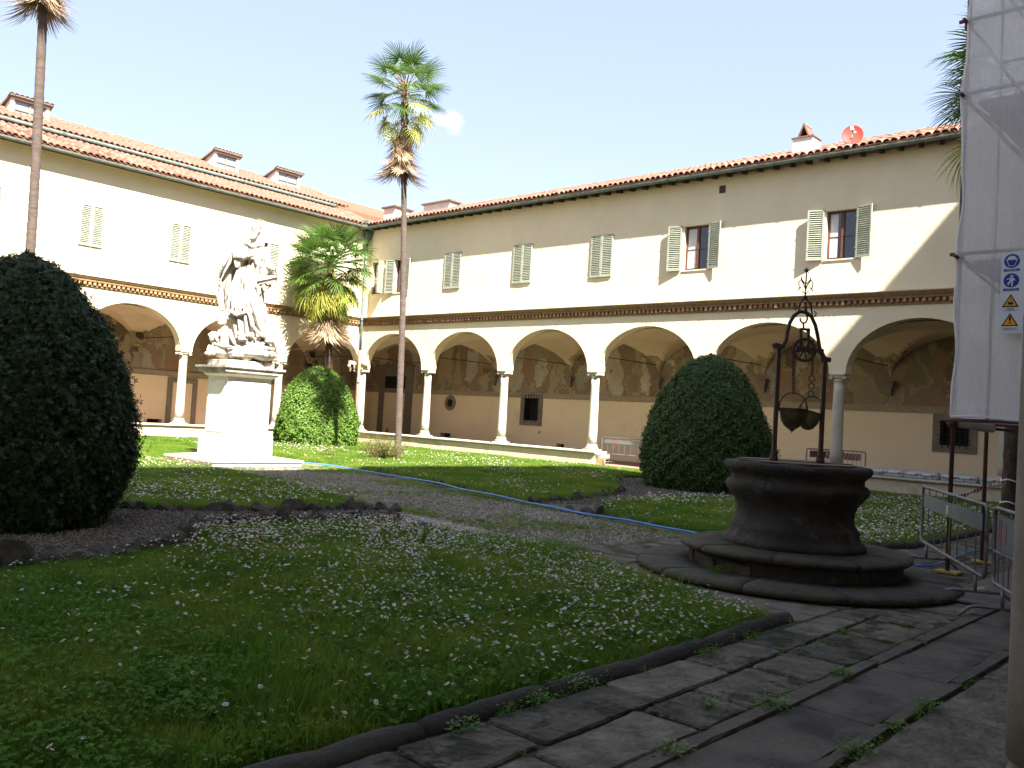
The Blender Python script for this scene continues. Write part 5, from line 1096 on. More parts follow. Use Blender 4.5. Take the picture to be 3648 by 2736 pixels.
# robe
lf([(2.98,.20,.04,.36,.30),(3.25,.18,.04,.40,.31),(3.6,.10,.04,.42,.31),(3.9,.04,.04,.40,.31),(4.3,.02,.03,.37,.29,.9),(4.7,.05,.02,.31,.25,.7),(4.98,.08,0,.27,.22,.5),(5.2,.09,0,.31,.23,.3),(5.4,.09,.0,.31,.20,.2),(5.5,.10,.01,.22,.15,.1),(5.58,.12,.02,.10,.09,0)], folds=15, amp=.05, seg=150)
# front robe pleats
for i, (x0, x1) in enumerate(((-.28,-.34),(-.2,-.22),(-.12,-.12),(-.04,-.02),(.04,.08),(.12,.17))):
    tb([(x0*.6+.02,-.22,4.95),(x0,-.26,4.4),(x1,-.30,3.9),(x1*1.05,-.31,3.72)], [.02,.04,.045,.03])
# mantle sweeping down on the viewer's left
lf([(3.80,-.50,.14,.12,.12,.6),(4.07,-.56,.14,.17,.15),(4.3,-.56,.14,.23,.16),(4.58,-.50,.13,.28,.17),(4.88,-.38,.12,.28,.17),(5.18,-.24,.10,.26,.19,.7),(5.42,-.14,.06,.24,.19,.5),(5.60,-.05,.04,.15,.12,.2)], folds=9, amp=.035, seg=90, ph=1)
tb([(-.30,-.10,5.55),(-.42,-.16,5.22),(-.58,-.14,4.92),(-.72,-.06,4.62),(-.75,0,4.3),(-.68,.02,4.05),(-.60,.05,3.80)], [.05,.055,.05,.045,.04,.04,.05])
tb([(-.22,-.16,5.5),(-.30,-.22,5.2),(-.42,-.2,4.95),(-.55,-.16,4.7)], [.05,.06,.045,.03])
for k in range(3): tb([(-.28+.07*k,-.2,5.45-.03*k),(-.1+.05*k,-.27,5.28-.06*k),(.12,-.26,5.12-.05*k)], [.03,.035,.02])
# collar and hood
tb([(-.10,-.02,5.56),(-.02,-.16,5.50),(.12,-.20,5.42),(.28,-.15,5.48),(.34,-.02,5.52),(.2,.12,5.58),(-.02,.12,5.6),(-.10,-.02,5.56)], .055)
tb([(-.25,.0,5.60),(-.1,.02,5.66),(.05,.08,5.60)], [.07,.06,.05])
# arms
tb([(-.22,-.04,5.44),(-.26,-.16,5.25),(-.20,-.27,5.14),(-.02,-.33,5.14),(.14,-.34,5.18),(.22,-.33,5.20)], [.13,.13,.13,.105,.07,.042])
lf([(4.86,-.18,-.26,.05,.04),(4.98,-.17,-.26,.12,.07),(5.1,-.12,-.27,.17,.08)], folds=5, amp=.01)
sp((.27,-.34,5.20),(.055,.028,.05))
for k, (dx, dz) in enumerate(((.09,.035),(.105,.008),(.10,-.02),(.08,-.045))): tb([(.28,-.345,5.20+dz*.6),(.28+dx*.6,-.365,5.195+dz),(.28+dx*.8,-.35,5.165+dz)], [.014,.013,.010], 8)
tb([(.25,-.35,5.235),(.30,-.37,5.265),(.33,-.36,5.27)], [.016,.014,.010], 8)
tb([(.36,-.02,5.42),(.44,-.04,5.2),(.50,-.12,5.0),(.62,-.2,4.93),(.74,-.22,4.88)], [.12,.12,.11,.085,.05])
lf([(4.66,.42,-.1,.08,.07),(4.8,.45,-.1,.17,.12),(4.95,.50,-.12,.22,.14),(5.06,.46,-.08,.14,.12)], folds=6, amp=.02)
sp((.79,-.25,4.84),(.05,.03,.055))
for k in range(4): tb([(.80,-.26,4.87-.028*k),(.835,-.29,4.85-.03*k),(.83,-.31,4.81-.03*k)], [.014,.013,.010], 8)
tb([(.77,-.27,4.88),(.79,-.31,4.90),(.80,-.33,4.88)], [.015,.013,.010], 8)
# drapery hanging under the book, thigh and advanced leg
for (p) in ([(.40,-.22,4.70),(.36,-.28,4.45),(.42,-.30,4.25),(.36,-.28,4.1)],[(.50,-.2,4.6),(.50,-.28,4.42),(.56,-.26,4.3)],[(.30,-.2,4.75),(.24,-.28,4.4),(.20,-.30,4.1),(.14,-.3,3.95)],[(.46,-.2,4.55),(.58,-.2,4.42),(.64,-.16,4.5)]): tb(p, [.05,.06,.055,.03][:len(p)])
tb([(.25,-.05,4.35),(.34,-.22,4.0),(.44,-.24,3.75),(.50,-.2,3.5),(.60,-.16,3.25),(.72,-.18,3.12)], [.2,.18,.16,.14,.11,.07])
tb([(.30,-.26,4.0),(.22,-.33,3.7),(.30,-.33,3.45),(.44,-.32,3.3),(.58,-.3,3.18)], [.04,.05,.045,.04,.03])
tb([(.52,-.2,4.0),(.60,-.2,3.7),(.58,-.22,3.4),(.66,-.24,3.2)], [.04,.045,.04,.03])
sp((.74,-.26,3.08),(.13,.09,.055)); sp((.12,-.30,3.08),(.09,.14,.05))
tb([(-.30,-.3,3.78),(-.1,-.33,3.68),(.08,-.33,3.74),(.2,-.3,3.86)], [.04,.05,.05,.04])
# neck and head
tb([(.12,.02,5.48),(.15,-.03,5.70)], [.085,.072])
sp((.155,-.05,5.86),(.118,.135,.155)); sp((.155,-.11,5.80),(.092,.085,.11)); sp((.155,-.155,5.715),(.068,.055,.075)); sp((.155,-.17,5.66),(.04,.04,.05))
tb([(.155,-.185,5.90),(.155,-.215,5.845),(.155,-.20,5.835)], [.014,.021,.018], 8)
tb([(.085,-.165,5.905),(.12,-.18,5.915),(.19,-.18,5.915),(.225,-.165,5.905)], .016, 8)
tb([(.12,-.185,5.79),(.155,-.195,5.785),(.19,-.185,5.79)], .012, 8)
for s in (-1,1): sp((.155+.118*s,-.05,5.85),(.02,.035,.04), 8, 6)
for i in range(34):
    a = rr.uniform(0, 6.283); e = rr.uniform(-.15, 1.2); x, y, z = math.cos(a)*math.cos(e), math.sin(a)*math.cos(e), math.sin(e)
    if y < -.35 and z < .75: continue
    sp((.155+.125*x,-.04+.14*y,5.88+.145*z),(.034,.034,.032), 8, 6)
for i in range(14): sp((.155+rr.uniform(-.08,.08),-.165+rr.uniform(-.03,.02),5.70+rr.uniform(-.07,.05)),(.022,.02,.03), 8, 6)
# two children at the viewer's left, fruit and books on the rock
def child(hx, hy, hz, s, body, arms):
    sp((hx,hy,hz),(s*.78,s*.85,s)); sp((hx-.02,hy-s*.85,hz-.02),(.02,.025,.025), 8, 6); sp((hx-.01,hy-s*.5,hz-s*.45),(s*.45,s*.4,s*.35))
    for i in range(26):
        a = rr.uniform(0, 6.283); e = rr.uniform(0, 1.4); x, y, z = math.cos(a)*math.cos(e), math.sin(a)*math.cos(e), math.sin(e)
        if y < -.4 and z < .6: continue
        sp((hx+s*.85*x,hy+s*.9*y,hz+s*1.0*z),(.04,.04,.036), 8, 6)
    tb(body[0], body[1])
    for p, r in arms: tb(p, r)
child(-.48,-.22,3.52,.155,([(-.44,-.18,3.38),(-.38,-.16,3.2),(-.36,-.12,2.9)],[.09,.15,.17]),[([(-.30,-.2,3.3),(-.18,-.3,3.1),(-.08,-.34,2.95)],[.065,.055,.035]),([(-.5,-.22,3.28),(-.58,-.3,3.1),(-.5,-.36,3.0)],[.06,.05,.035]),([(-.3,-.2,3.62),(-.24,-.18,3.75),(-.28,-.15,3.55)],[.07,.08,.06])])
child(-.68,-.2,3.10,.125,([(-.64,-.16,2.98),(-.6,-.14,2.8),(-.5,-.1,2.7)],[.08,.13,.13]),[([(-.60,-.25,2.95),(-.42,-.36,2.9),(-.2,-.4,2.88),(-.1,-.42,2.87)],[.06,.05,.04,.03]),([(-.74,-.2,2.9),(-.78,-.25,2.75)],[.05,.04])])
for (x,z,r) in ((-.02,3.22,.065),(.10,3.14,.075),(.20,3.18,.05),(.30,3.20,.075),(.02,3.1,.05),(.4,3.12,.04)): sp((x,-.32,z), r)
m.box(-.14,.13,-.48,-.30,.24,.31, Matrix.Rotation(.1,4,'Z'))
carve('figure', m, 'marble', st, .0125, 0)
m = MB(); m.box(-.23,.23,-.035,.035,-.16,.16); m.box(-.21,.24,-.025,.025,-.15,.15); bk = m.build('book','marble',st,loc=(.58,-.19,2.24),rot=(R(-62),R(-16),R(6)))
m = MB(); m.box(-.245,.245,-.052,-.037,-.175,.175); m.box(-.245,.245,.037,.052,-.175,.175); m.build('book_cover','marble',bk)
m = MB(); m.tube([(.165+.272*math.cos(a),.10,5.90-2.41+.272*math.sin(a)) for a in [2*math.pi*i/48 for i in range(48)]], .0085, 6, closed=True); m.tube([(.12,.09,5.6-2.41+.02),(.12,.09,3.1)], .006, 5)
for i in range(4): a = math.pi*i/4; m.tube([(.165-.035*math.cos(a),.10,6.18-2.41-.035*math.sin(a)),(.165+.035*math.cos(a),.10,6.18-2.41+.035*math.sin(a))], .005, 4)
m.build('halo','gold',st)
# ------------------------------------------------------------------ stone well
WC = Vector((27.67,-15.72,0)); FC = Vector((27.73,-15.67,0))
we = empty('stone_well', WC); tag(we, 'big dark round stone well with moulded basin on two round steps', 'well')
def sweep(prof, a0, a1, n):
    m = MB(); m.rings([[(r*math.cos(a0+(a1-a0)*i/n), r*math.sin(a0+(a1-a0)*i/n), z) for r, z in prof] for i in range(n+1)]); return m
def ringstones(name, prof, n, g, mat, off=0.0, dz=.006):
    for k in range(n):
        a0 = off+2*math.pi*k/n+g; a1 = off+2*math.pi*(k+1)/n-g; j = random.uniform(-dz, dz)
        s = 1+random.uniform(-.004,.004); sweep([(r*s, z+j) for r, z in prof], a0, a1, 9).build(name, mat, we, True)
ringstones('lower_step_stone', [(.9,-.03),(1.56,-.03),(1.56,.035),(1.60,.04),(1.645,.055),(1.66,.08),(1.65,.105),(1.62,.122),(1.57,.128),(.9,.132)], 11, .003, 'steptop', .3)
ringstones('upper_step_stone', [(.6,.27),(1.12,.27),(1.165,.28),(1.195,.30),(1.20,.325),(1.18,.345),(1.14,.355),(.6,.362)], 9, .003, 'steptop', .1)
m = MB(); m.lathe([(1.08,.10),(1.09,.2),(1.08,.275)], 64); m.build('riser_core','wellstone',we,True)
k = 0
while k < 46:
    am = ((2*math.pi*(k+.5)/46+math.pi) % (2*math.pi))-math.pi; front = -2.35 < am < -1.5; st_ = 1 if front else 4
    if not front:
        while st_ > 1 and -2.35 < ((2*math.pi*(k+st_-.5)/46+math.pi) % (2*math.pi))-math.pi < -1.5: st_ -= 1
        st_ = min(st_, 46-k)
    a0 = 2*math.pi*k/46+.005; a1 = 2*math.pi*(k+st_)/46-.005; d = random.uniform(-.02,.02) if front else random.uniform(-.004,.006); zt_ = .262-(random.uniform(0,.04) if front else 0)
    sweep([(1.05,.135),(1.10+d,.135),(1.10+d,zt_),(1.05,zt_)], a0, a1, 2*st_).build('brick' if front else 'riser_stone', 'steptop' if front else 'wellstone', we)
    k += st_
prof = [(.60,.35),(.79,.35),(.80,.40),(.775,.435),(.745,.45),(.715,.50),(.722,.55),(.70,.58),(.665,.62),(.650,.68),(.655,.75),(.685,.82),(.74,.885),(.785,.94),(.80,.985),(.775,1.03),(.742,1.045),(.738,1.09),(.76,1.115),(.80,1.15),(.822,1.185),(.815,1.22),(.79,1.238),(.56,1.238),(.54,1.2),(.54,1.0)]
prof = [(r*.93, z) for r, z in prof]; m = MB(); nseg = 96; rg_ = []
for r, z in prof:
    rg_.append([((r*(1+.006*math.sin(5*a+z*6)+.004*math.sin(17*a+z*30)+.012*max(0,math.sin(4*a+.6))**6))*math.cos(a), (r*(1+.006*math.sin(5*a+z*6)+.004*math.sin(17*a+z*30)+.012*max(0,math.sin(4*a+.6))**6))*math.sin(a), z+.004*math.sin(9*a)) for a in [2*math.pi*j/nseg for j in range(nseg)]])
m.rings(rg_, True, False); m.build('basin','wellstone',we,True)
for s in (-1,1):
    m = MB(); n = 18; m.prism([(.61*math.cos(a), .61*math.sin(a)+.004) for a in [math.pi*i/n for i in range(n+1)]], 1.243, 1.253+.008*(s > 0)); m.build('lid_plate','lid',we,rot=(0,0,R(42)+(0 if s > 0 else math.pi)))
fi = empty('well_frame', (FC.x,FC.y,1.25), R(42)); tag(fi, 'rusty wrought iron arch with scrolled finial standing on the well', 'iron frame')
def F(p): return (p[0], p[1] if len(p) > 2 else 0, (p[2] if len(p) > 2 else p[1])-1.25)
def bar(pts, r, name, seg=8, mat='iron', par=fi): 
    m = MB(); m.tube([F(p) for p in pts], r, seg); return m.build(name, mat, par, True)
for x, z1 in ((-.33,2.47),(.175,2.36)):
    m = MB(); m.box(x-.021,x+.021,-.021,.021,0,z1-1.25); m.lathe([(.045,0),(.05,.03),(.042,.05),(.036,.10),(.03,.12)], 12, (x,0,0)); m.build('post','iron',fi)
    m = MB(); m.box(x-.055,x+.055,-.035,.035,z1-1.25,z1-1.25+.045); m.build('bracket','iron',fi)
m = MB(); m.tube([F(p) for p in [(-.40,2.50),(-.36,2.52),(-.29,2.50),(-.255,2.56),(-.245,2.66),(-.225,2.76),(-.185,2.84),(-.12,2.892),(-.05,2.885),(.01,2.84),(.055,2.75),(.085,2.64),(.11,2.52),(.135,2.44),(.18,2.40),(.235,2.37)]], .021, 8); m.build('arch','iron',fi,True)
bar([(-.135,2.90),(-.13,2.96),(-.10,3.02),(-.075,3.05)], .009, 'scroll'); bar([(.015,2.86),(.0,2.95),(-.03,3.0),(-.07,3.05)], .009, 'scroll'); bar([(-.055,2.885),(-.06,2.95)], .017, 'spike')
bar([(-.165,2.90),(-.17,2.94),(-.15,2.955)], .008, 'scroll'); bar([(.04,2.84),(.06,2.88),(.035,2.905)], .008, 'scroll')
bar([(-.07,3.03),(-.072,3.12),(-.068,3.32)], .008, 'finial_stem'); m = MB(); m.sphere(F((-.07,3.05)), .022, 10, 7); m.build('finial_knob','iron',fi,True)
for s in (-1,1):
    bar([(-.07+s*.004,3.14),(-.07+s*.02,3.19),(-.07+s*.05,3.235),(-.07+s*.052,3.275)], .006, 'scroll', 6)
    bar([(-.07+s*.01,3.2),(-.07+s*.05,3.25),(-.07+s*.078,3.21),(-.07+s*.07,3.15),(-.07+s*.05,3.16),(-.07+s*.085,3.12)], .006, 'scroll', 6)
    bar([(-.07,3.08),(-.07+s*.03,3.12),(-.07+s*.045,3.09)], .006, 'scroll', 6)
m = MB()
for i in range(8):
    a = 2*math.pi*i/8; m.tube([F((-.068,0,3.345)), F((-.068+.042*math.cos(a), 0, 3.345+.042*math.sin(a)))], [.010,.001], 6)
m.build('star','iron',fi)
bar([(-.05,2.87),(-.035,2.82),(-.05,2.775),(-.085,2.765),(-.11,2.79),(-.115,2.82)], .010, 'hook')
# pulley
pu = empty('pulley', (FC.x,FC.y,1.25), R(42)); tag(pu, 'rusty iron pulley wheel hanging from the hook of the well arch', 'pulley')
bar([(-.075,2.765),(-.072,2.70)], .010, 'swivel', par=pu)
for s in (-1,1): m = MB(); m.box(-.062+s*.042-.012,-.062+s*.042+.012,-.03,.03,2.46-1.25,2.69-1.25); m.build('yoke_plate','iron',pu)
m = MB(); m.box(-.116,-.008,-.03,.03,2.69-1.25,2.71-1.25); m.build('yoke_top','iron',pu)
m = MB(); c = (-.055,0,2.475); rg_ = [(c[0]+.118*math.cos(a), .012*math.sin(a), c[2]+.118*math.sin(a)) for a in [2*math.pi*i/28 for i in range(28)]]; m.tube([F(q) for q in rg_], .017, 8, closed=True); m.build('wheel_rim','iron',pu,True)
for i in range(4): a = math.pi*i/4+.3; bar([(c[0]-.11*math.cos(a),0,c[2]-.11*math.sin(a)),(c[0]+.11*math.cos(a),0,c[2]+.11*math.sin(a))], .008, 'spoke', par=pu)
m = MB(); m.box(-.21,.09,-.022,.022,2.455-1.25,2.50-1.25); m.build('cross_bar','iron',pu,rot=(0,R(3),0))
# chains and buckets
def link_mesh(a, b, r):
    m = MB(); m.tube([(a*math.cos(t), 0, b*math.sin(t)) for t in [2*math.pi*i/14 for i in range(14)]], r, 6, closed=True); return m.mesh('chain_link','iron',True)
LK = link_mesh(.014,.024,.0055); RG = link_mesh(.032,.032,.006)
def chain(label, x0, z0, x1, z1, rings=()):
    ch = empty('chain', (FC.x,FC.y,1.25), R(42)); tag(ch, label, 'chain'); n = int((z0-z1)/.038)
    for i in range(n):
        t = (i+.5)/n; z = z0+(z1-z0)*t
        if any(abs(z-q) < .05 for q in rings): continue
        place('chain_link', LK, ch, F((x0+(x1-x0)*t, 0, z)), (0,0,R(90)*(i % 2)+.3))
    for q in rings: place('chain_ring', RG, ch, F((x0+(x1-x0)*(z0-q)/(z0-z1), 0, q)))
chain('short iron chain holding the larger bucket', -.172, 2.46, -.148, 1.99); chain('iron chain with two big rings holding the smaller bucket', .045, 2.44, .040, 1.97, (2.165,2.085,2.0))
def bucket(label, x, y, zr, r, h, tilt, tip):
    b = empty('bucket', (FC.x+.743*x-.669*y, FC.y+.669*x+.743*y, zr), R(42)); b.rotation_euler = (0, tilt, R(42)); tag(b, label, 'bucket', 'copper buckets hanging over the well')
    prof = [(r*1.04,.0),(r*1.04,-.012),(r,-.016),(r*.97,-h*.25),(r*.86,-h*.55),(r*.62,-h*.82),(r*.34,-h*.96),(.001,-h)]
    inn = [(max(q-.006,.0005), z+.004) for q, z in prof[::-1]][1:]
    m = MB(); rr_ = [[(q*math.cos(a), q*math.sin(a), z) for a in [2*math.pi*j/28 for j in range(28)]] for q, z in prof+inn]; m.rings(rr_, True, False); m.build('bowl','bucket',b,True)
    m = MB(); m.tube([(r*1.04*math.cos(2*math.pi*i/28), r*1.04*math.sin(2*math.pi*i/28), 0) for i in range(28)], .008, 6, closed=True); m.build('rim','iron',b,True)
    m = MB(); hh = .155; m.tube([(r*1.08*math.cos(math.pi*i/14), 0, .02+hh*math.sin(math.pi*i/14)) for i in range(15)], .0075, 6); m.build('handle','iron',b,True)
    for s in (-1,1): m = MB(); m.tube([(s*r*1.08, .0, -.03),(s*r*1.10,0,.02),(s*r*1.04,0,.045)], .011, 6); m.build('ear','iron',b)
    if tip: m = MB(); m.lathe([(.03,-h+.01),(.035,-h-.005),(.012,-h-.015),(.001,-h-.04)], 10); m.build('spout_knob','iron',b)
bucket('larger copper bucket with knob under its base, hanging level', -.148, 0, 1.825, .140, .225, 0, True)
bucket('smaller copper bucket hanging tilted beside the iron post', .065, .05, 1.80, .118, .20, R(14), False)
# ------------------------------------------------------------------ crowd barriers
BARM = None
def barrier(label, p, q, H=.99, zb=.31, panel=(.70,.90), nb=17, text=None, stripes=False, z0=0.0, feet=True, group='galvanised crowd barriers'):
    p, q = Vector((*p, z0)), Vector((*q, z0)); L = (q-p).length; rz = math.atan2(q.y-p.y, q.x-p.x)
    b = empty('crowd_barrier', p, rz); tag(b, label, 'barrier', group); r = .019; c = .07
    pts = []
    for (cx, cz, a0) in ((L-c,H-c,0),(c,H-c,90),(c,zb+c,180),(L-c,zb+c,270)):
        for i in range(6): a = R(a0+18*i); pts.append((cx+c*math.cos(a), 0, cz+c*math.sin(a)))
    m = MB(); m.tube(pts, r, 10, closed=True); m.build('frame','tube',b,True)
    bm_ = MB(); bm_.tube([(0,0,zb+.01),(0,0,H-.01)], .0065, 6); bme = bm_.mesh('bar','tube')
    for i in range(nb): place('bar', bme, b, (L*(i+1)/(nb+1), 0, 0))
    m = MB(); m.box(.12,L-.12,-.012,-.0085,panel[0],panel[1]); pn = m.build('panel','panel',b)
    if stripes:
        i = 0; x = .14
        while x < L-.24:
            m = MB(); m.add([(x,-.0135,panel[0]),(x+.055,-.0135,panel[0]),(x+.105,-.0135,panel[1]),(x+.05,-.0135,panel[1])], [(0,1,2,3)]); m.build('stripe','redstripe',pn); x += .11; i += 1
    if text: 
        for tx, pos, sz in text: textobj(tx, sz, 'redpale', pn, (pos,-.0145,(panel[0]+panel[1])/2), (R(90),0,0), 'painted_lettering', sx=.8)
    if feet:
        for x in (.33, L-.33):
            m = MB(); m.tube([(x,0,zb),(x,0,.13)], .017, 8); ft = m.build('leg','tube',b,True)
            m = MB(); m.tube([(x,-.36,.02),(x,-.33,.06),(x,-.26,.12),(x,-.2,.135),(x,.2,.135),(x,.26,.12),(x,.33,.06),(x,.36,.02)], .016, 8); m.build('foot','tube',ft,True)
    return b, pn, L
b1, pn1, L1 = barrier('grey crowd barrier with blank grey panel beside the well steps', (28.18,-13.1), (29.57,-15.75), panel=(.74,.90), nb=7)
for i in range(7):
    pass
m = MB(); m.box(L1*.47-.035,L1*.47+.035,-.0150,-.013,.77,.86); m.build('sticker','white',pn1)
for i in range(3): m = MB(); m.box(L1*.47-.025,L1*.47+.025,-.0158,-.0152,.785+.025*i,.795+.025*i); m.build('sticker_print','panel',pn1)
b2, pn2, L2 = barrier('crowd barrier with thin red scrawled strokes, partly behind the near column', (29.68,-15.93), (30.85,-18.2), panel=(.62,.93), nb=15)
for ln in ([(.20,.66),(.205,.78),(.20,.90)],[(.27,.66),(.262,.78),(.275,.90)],[(.205,.785),(.262,.775)],[(.205,.76),(.26,.79)],[(.42,.70),(.43,.80),(.42,.88)]):
    m = MB(); m.tube([(x,-.0145,z) for x,z in ln], .005, 5); m.build('red_scrawl','redpale',pn2)
m = MB(); m.tube([(.04,0,.60),(L2-.04,0,.60)], .016, 8); m.build('lower_rail','tube',b2)
barrier('faded crowd barrier lettered SIRE in the opening of the far low wall', (12.85,1.0), (15.35,1.0), H=1.0, zb=.42, panel=(.80,.92), nb=9, text=[('ΣIRE',.62,.15)], z0=.05)
barrier('crowd barrier with red and white stripes behind the well bushes', (20.75,1.5), (22.05,1.5), H=1.05, zb=.35, panel=(.78,.98), nb=9, stripes=True, z0=.1)
barrier('second striped crowd barrier, half hidden by the column behind the well', (20.2,1.62), (20.74,3.1), H=1.03, zb=.35, panel=(.78,.98), nb=9, stripes=True, z0=.1)
m = MB(); m.tube([(0,0,0),(.03,-.07,.05),(.06,-.16,.085)], [.028,.036,.03], 10); tag(m.build('plastic_wrapping','whitecloth',None,True,loc=(29.25,-15.05,.03),rot=(0,0,R(60))), 'white plastic wrapped round the end of a barrier foot', 'wrapping')
# ------------------------------------------------------------------ scaffold, netting, sign board
sf = empty('scaffold', (28.68,-13.78,0)); tag(sf, 'maroon tube scaffold standing behind grey netting at the right edge', 'scaffold')
def tubep(a, b, name='tube', r=.025, mat='rusttube'):
    m = MB(); m.tube([Vector(a)-sf.location, Vector(b)-sf.location], r, 10); return m.build(name, mat, sf, True)
PY = [-13.75,-12.3,-10.4,-8.2,-6.0,-3.8]
for y in PY: tubep((28.68,y,.03),(28.68,y,9.4),'pole')
for y in PY: tubep((30.55,y,1.6),(30.55,y,9.4),'pole')
cpm = MB(); cpm.lathe([(.045,-.04),(.05,-.02),(.05,.02),(.045,.04)], 10); cpl = cpm.mesh('coupler','iron')
for z in (1.78,3.74,5.66,6.55,7.6,9.2):
    tubep((28.68,-13.95,z),(28.68,-3.6,z),'ledger',.022)
    tubep((28.58,-13.78,z+.05),(31.0,-13.78,z+.05),'transom',.022)
    for y in PY[:3]: place('coupler', cpl, sf, Vector((28.68,y,z))-sf.location)
    tubep((28.72,-12.3,z+.04),(31.0,-12.3,z+.04),'transom',.02)
for z in (3.66,5.55,7.5): tubep((28.76,-13.75,z),(29.20,-13.75,z-.42),'brace',.02); tubep((28.75,-12.3,z),(30.4,-12.3,z-1.5),'brace',.02)
for z in (3.70,5.62): 
    m = MB(); m.box(28.8-28.68,30.5-28.68,.1,8.5,z-.02,z+.02); m.build('deck_board','ply',sf)
pdm = MB(); pdm.box(-.13,.13,-.10,.10,0,.025); pme = pdm.mesh('base_pad','pad')
for y in PY[:3]: place('base_pad', pme, sf, Vector((28.70,y-.02,.045))-sf.location, (0,0,random.uniform(-.3,.3)))
# net
nx, nz_ = 60, 150; V = []; Fq = []
def netpt(u, v):
    x = 28.70+u*2.4; z = 1.86+v*7.6; y = -13.84
    y += .018*math.sin(z*1.7+x*2)+.012*math.sin(x*9+z*.8)+.03*math.sin(u*math.pi)*math.sin(z*.9)*.4
    x += .022*math.sin(z*3.1)*(1-u)**6+.012*math.sin(z*7.3+1)*(1-u)**8-.02*(1-v)*(1-u)
    if v < .02: y -= .015
    return (x, y, z+.015*math.sin(u*14)*(1-v)**30)
for j in range(nz_+1):
    for i in range(nx+1): V.append(netpt(i/nx, j/nz_))
Fq = [(j*(nx+1)+i, j*(nx+1)+i+1, (j+1)*(nx+1)+i+1, (j+1)*(nx+1)+i) for j in range(nz_) for i in range(nx)]
sn = empty('scaffold_netting', (28.7,-13.84,1.86)); tag(sn, 'tall grey mesh netting hung over the scaffold at the right edge', 'netting')
V = np.array(V)-np.array(sn.location); place('front_sheet', npmesh('front_sheet', V, np.array(Fq), 'net', True), sn)
V = []
for j in range(81):
    for i in range(41):
        y = .02+i/40*9.9; z = j/80*7.6; V.append((-.02+.02*math.sin(z*3.1)*(1-i/40)**6+.02*math.sin(y*3+z), y, z))
place('side_sheet', npmesh('side_sheet', np.array(V), np.array([(j*41+i, j*41+i+1, (j+1)*41+i+1, (j+1)*41+i) for j in range(80) for i in range(40)]), 'net', True), sn)
m = MB(); m.tube([(q[0]-28.7, q[1]+13.84-.006, q[2]-1.86) for q in [netpt(0, j/60) for j in range(61)]], .012, 6); m.build('edge_hem','net',sn,True)
m = MB(); m.tube([(q[0]-28.7, q[1]+13.84-.006, q[2]-1.86) for q in [netpt(j/40, 0) for j in range(41)]], .018, 6); m.build('bottom_hem','net',sn,True)
m = MB(); m.tube([(28.74,-13.72,1.79),(28.78,-13.3,1.80),(28.8,-12.9,1.77),(28.74,-12.4,1.79),(28.72,-12.2,1.76)], [.05,.065,.055,.07,.04], 10); tag(m.build('rolled_cloth','whitecloth',None,True), 'dirty white cloth wrapped round the scaffold tube below the netting', 'cloth')
# sign board
sb = empty('sign_board', (29.165,-13.90,2.82)); tag(sb, 'white safety sign board with blue circles and yellow triangles on netting', 'sign board')
def rrect(w, h, r, n=5):
    o = []
    for cx, cy, a0 in ((w-r,h-r,0),(r,h-r,90),(r,r,180),(w-r,r,270)):
        for i in range(n+1): a = R(a0+90*i/n); o.append((cx+r*math.cos(a), cy+r*math.sin(a)))
    return o
RX = Matrix.Rotation(R(90), 4, 'X')
def flat(poly, y, name, mat, t=.001, loc=(0,0,0), par=sb):
    m = MB(); n = len(poly); m.add([(x,y-t,z) for x,z in poly]+[(x,y,z) for x,z in poly], [tuple(range(n)), tuple(range(2*n-1,n-1,-1))]+[(i,(i+1) % n,(i+1) % n+n,i+n) for i in range(n)]); return m.build(name, mat, par, loc=loc)
flat(rrect(1.0,.925,.03), 0, 'board', 'signwhite', .012)
def disc(cx, cz, r, y, name, mat, **k): return flat([(cx+r*math.cos(2*math.pi*i/36), cz+r*math.sin(2*math.pi*i/36)) for i in range(36)], y, name, mat, **k)
CX = .108
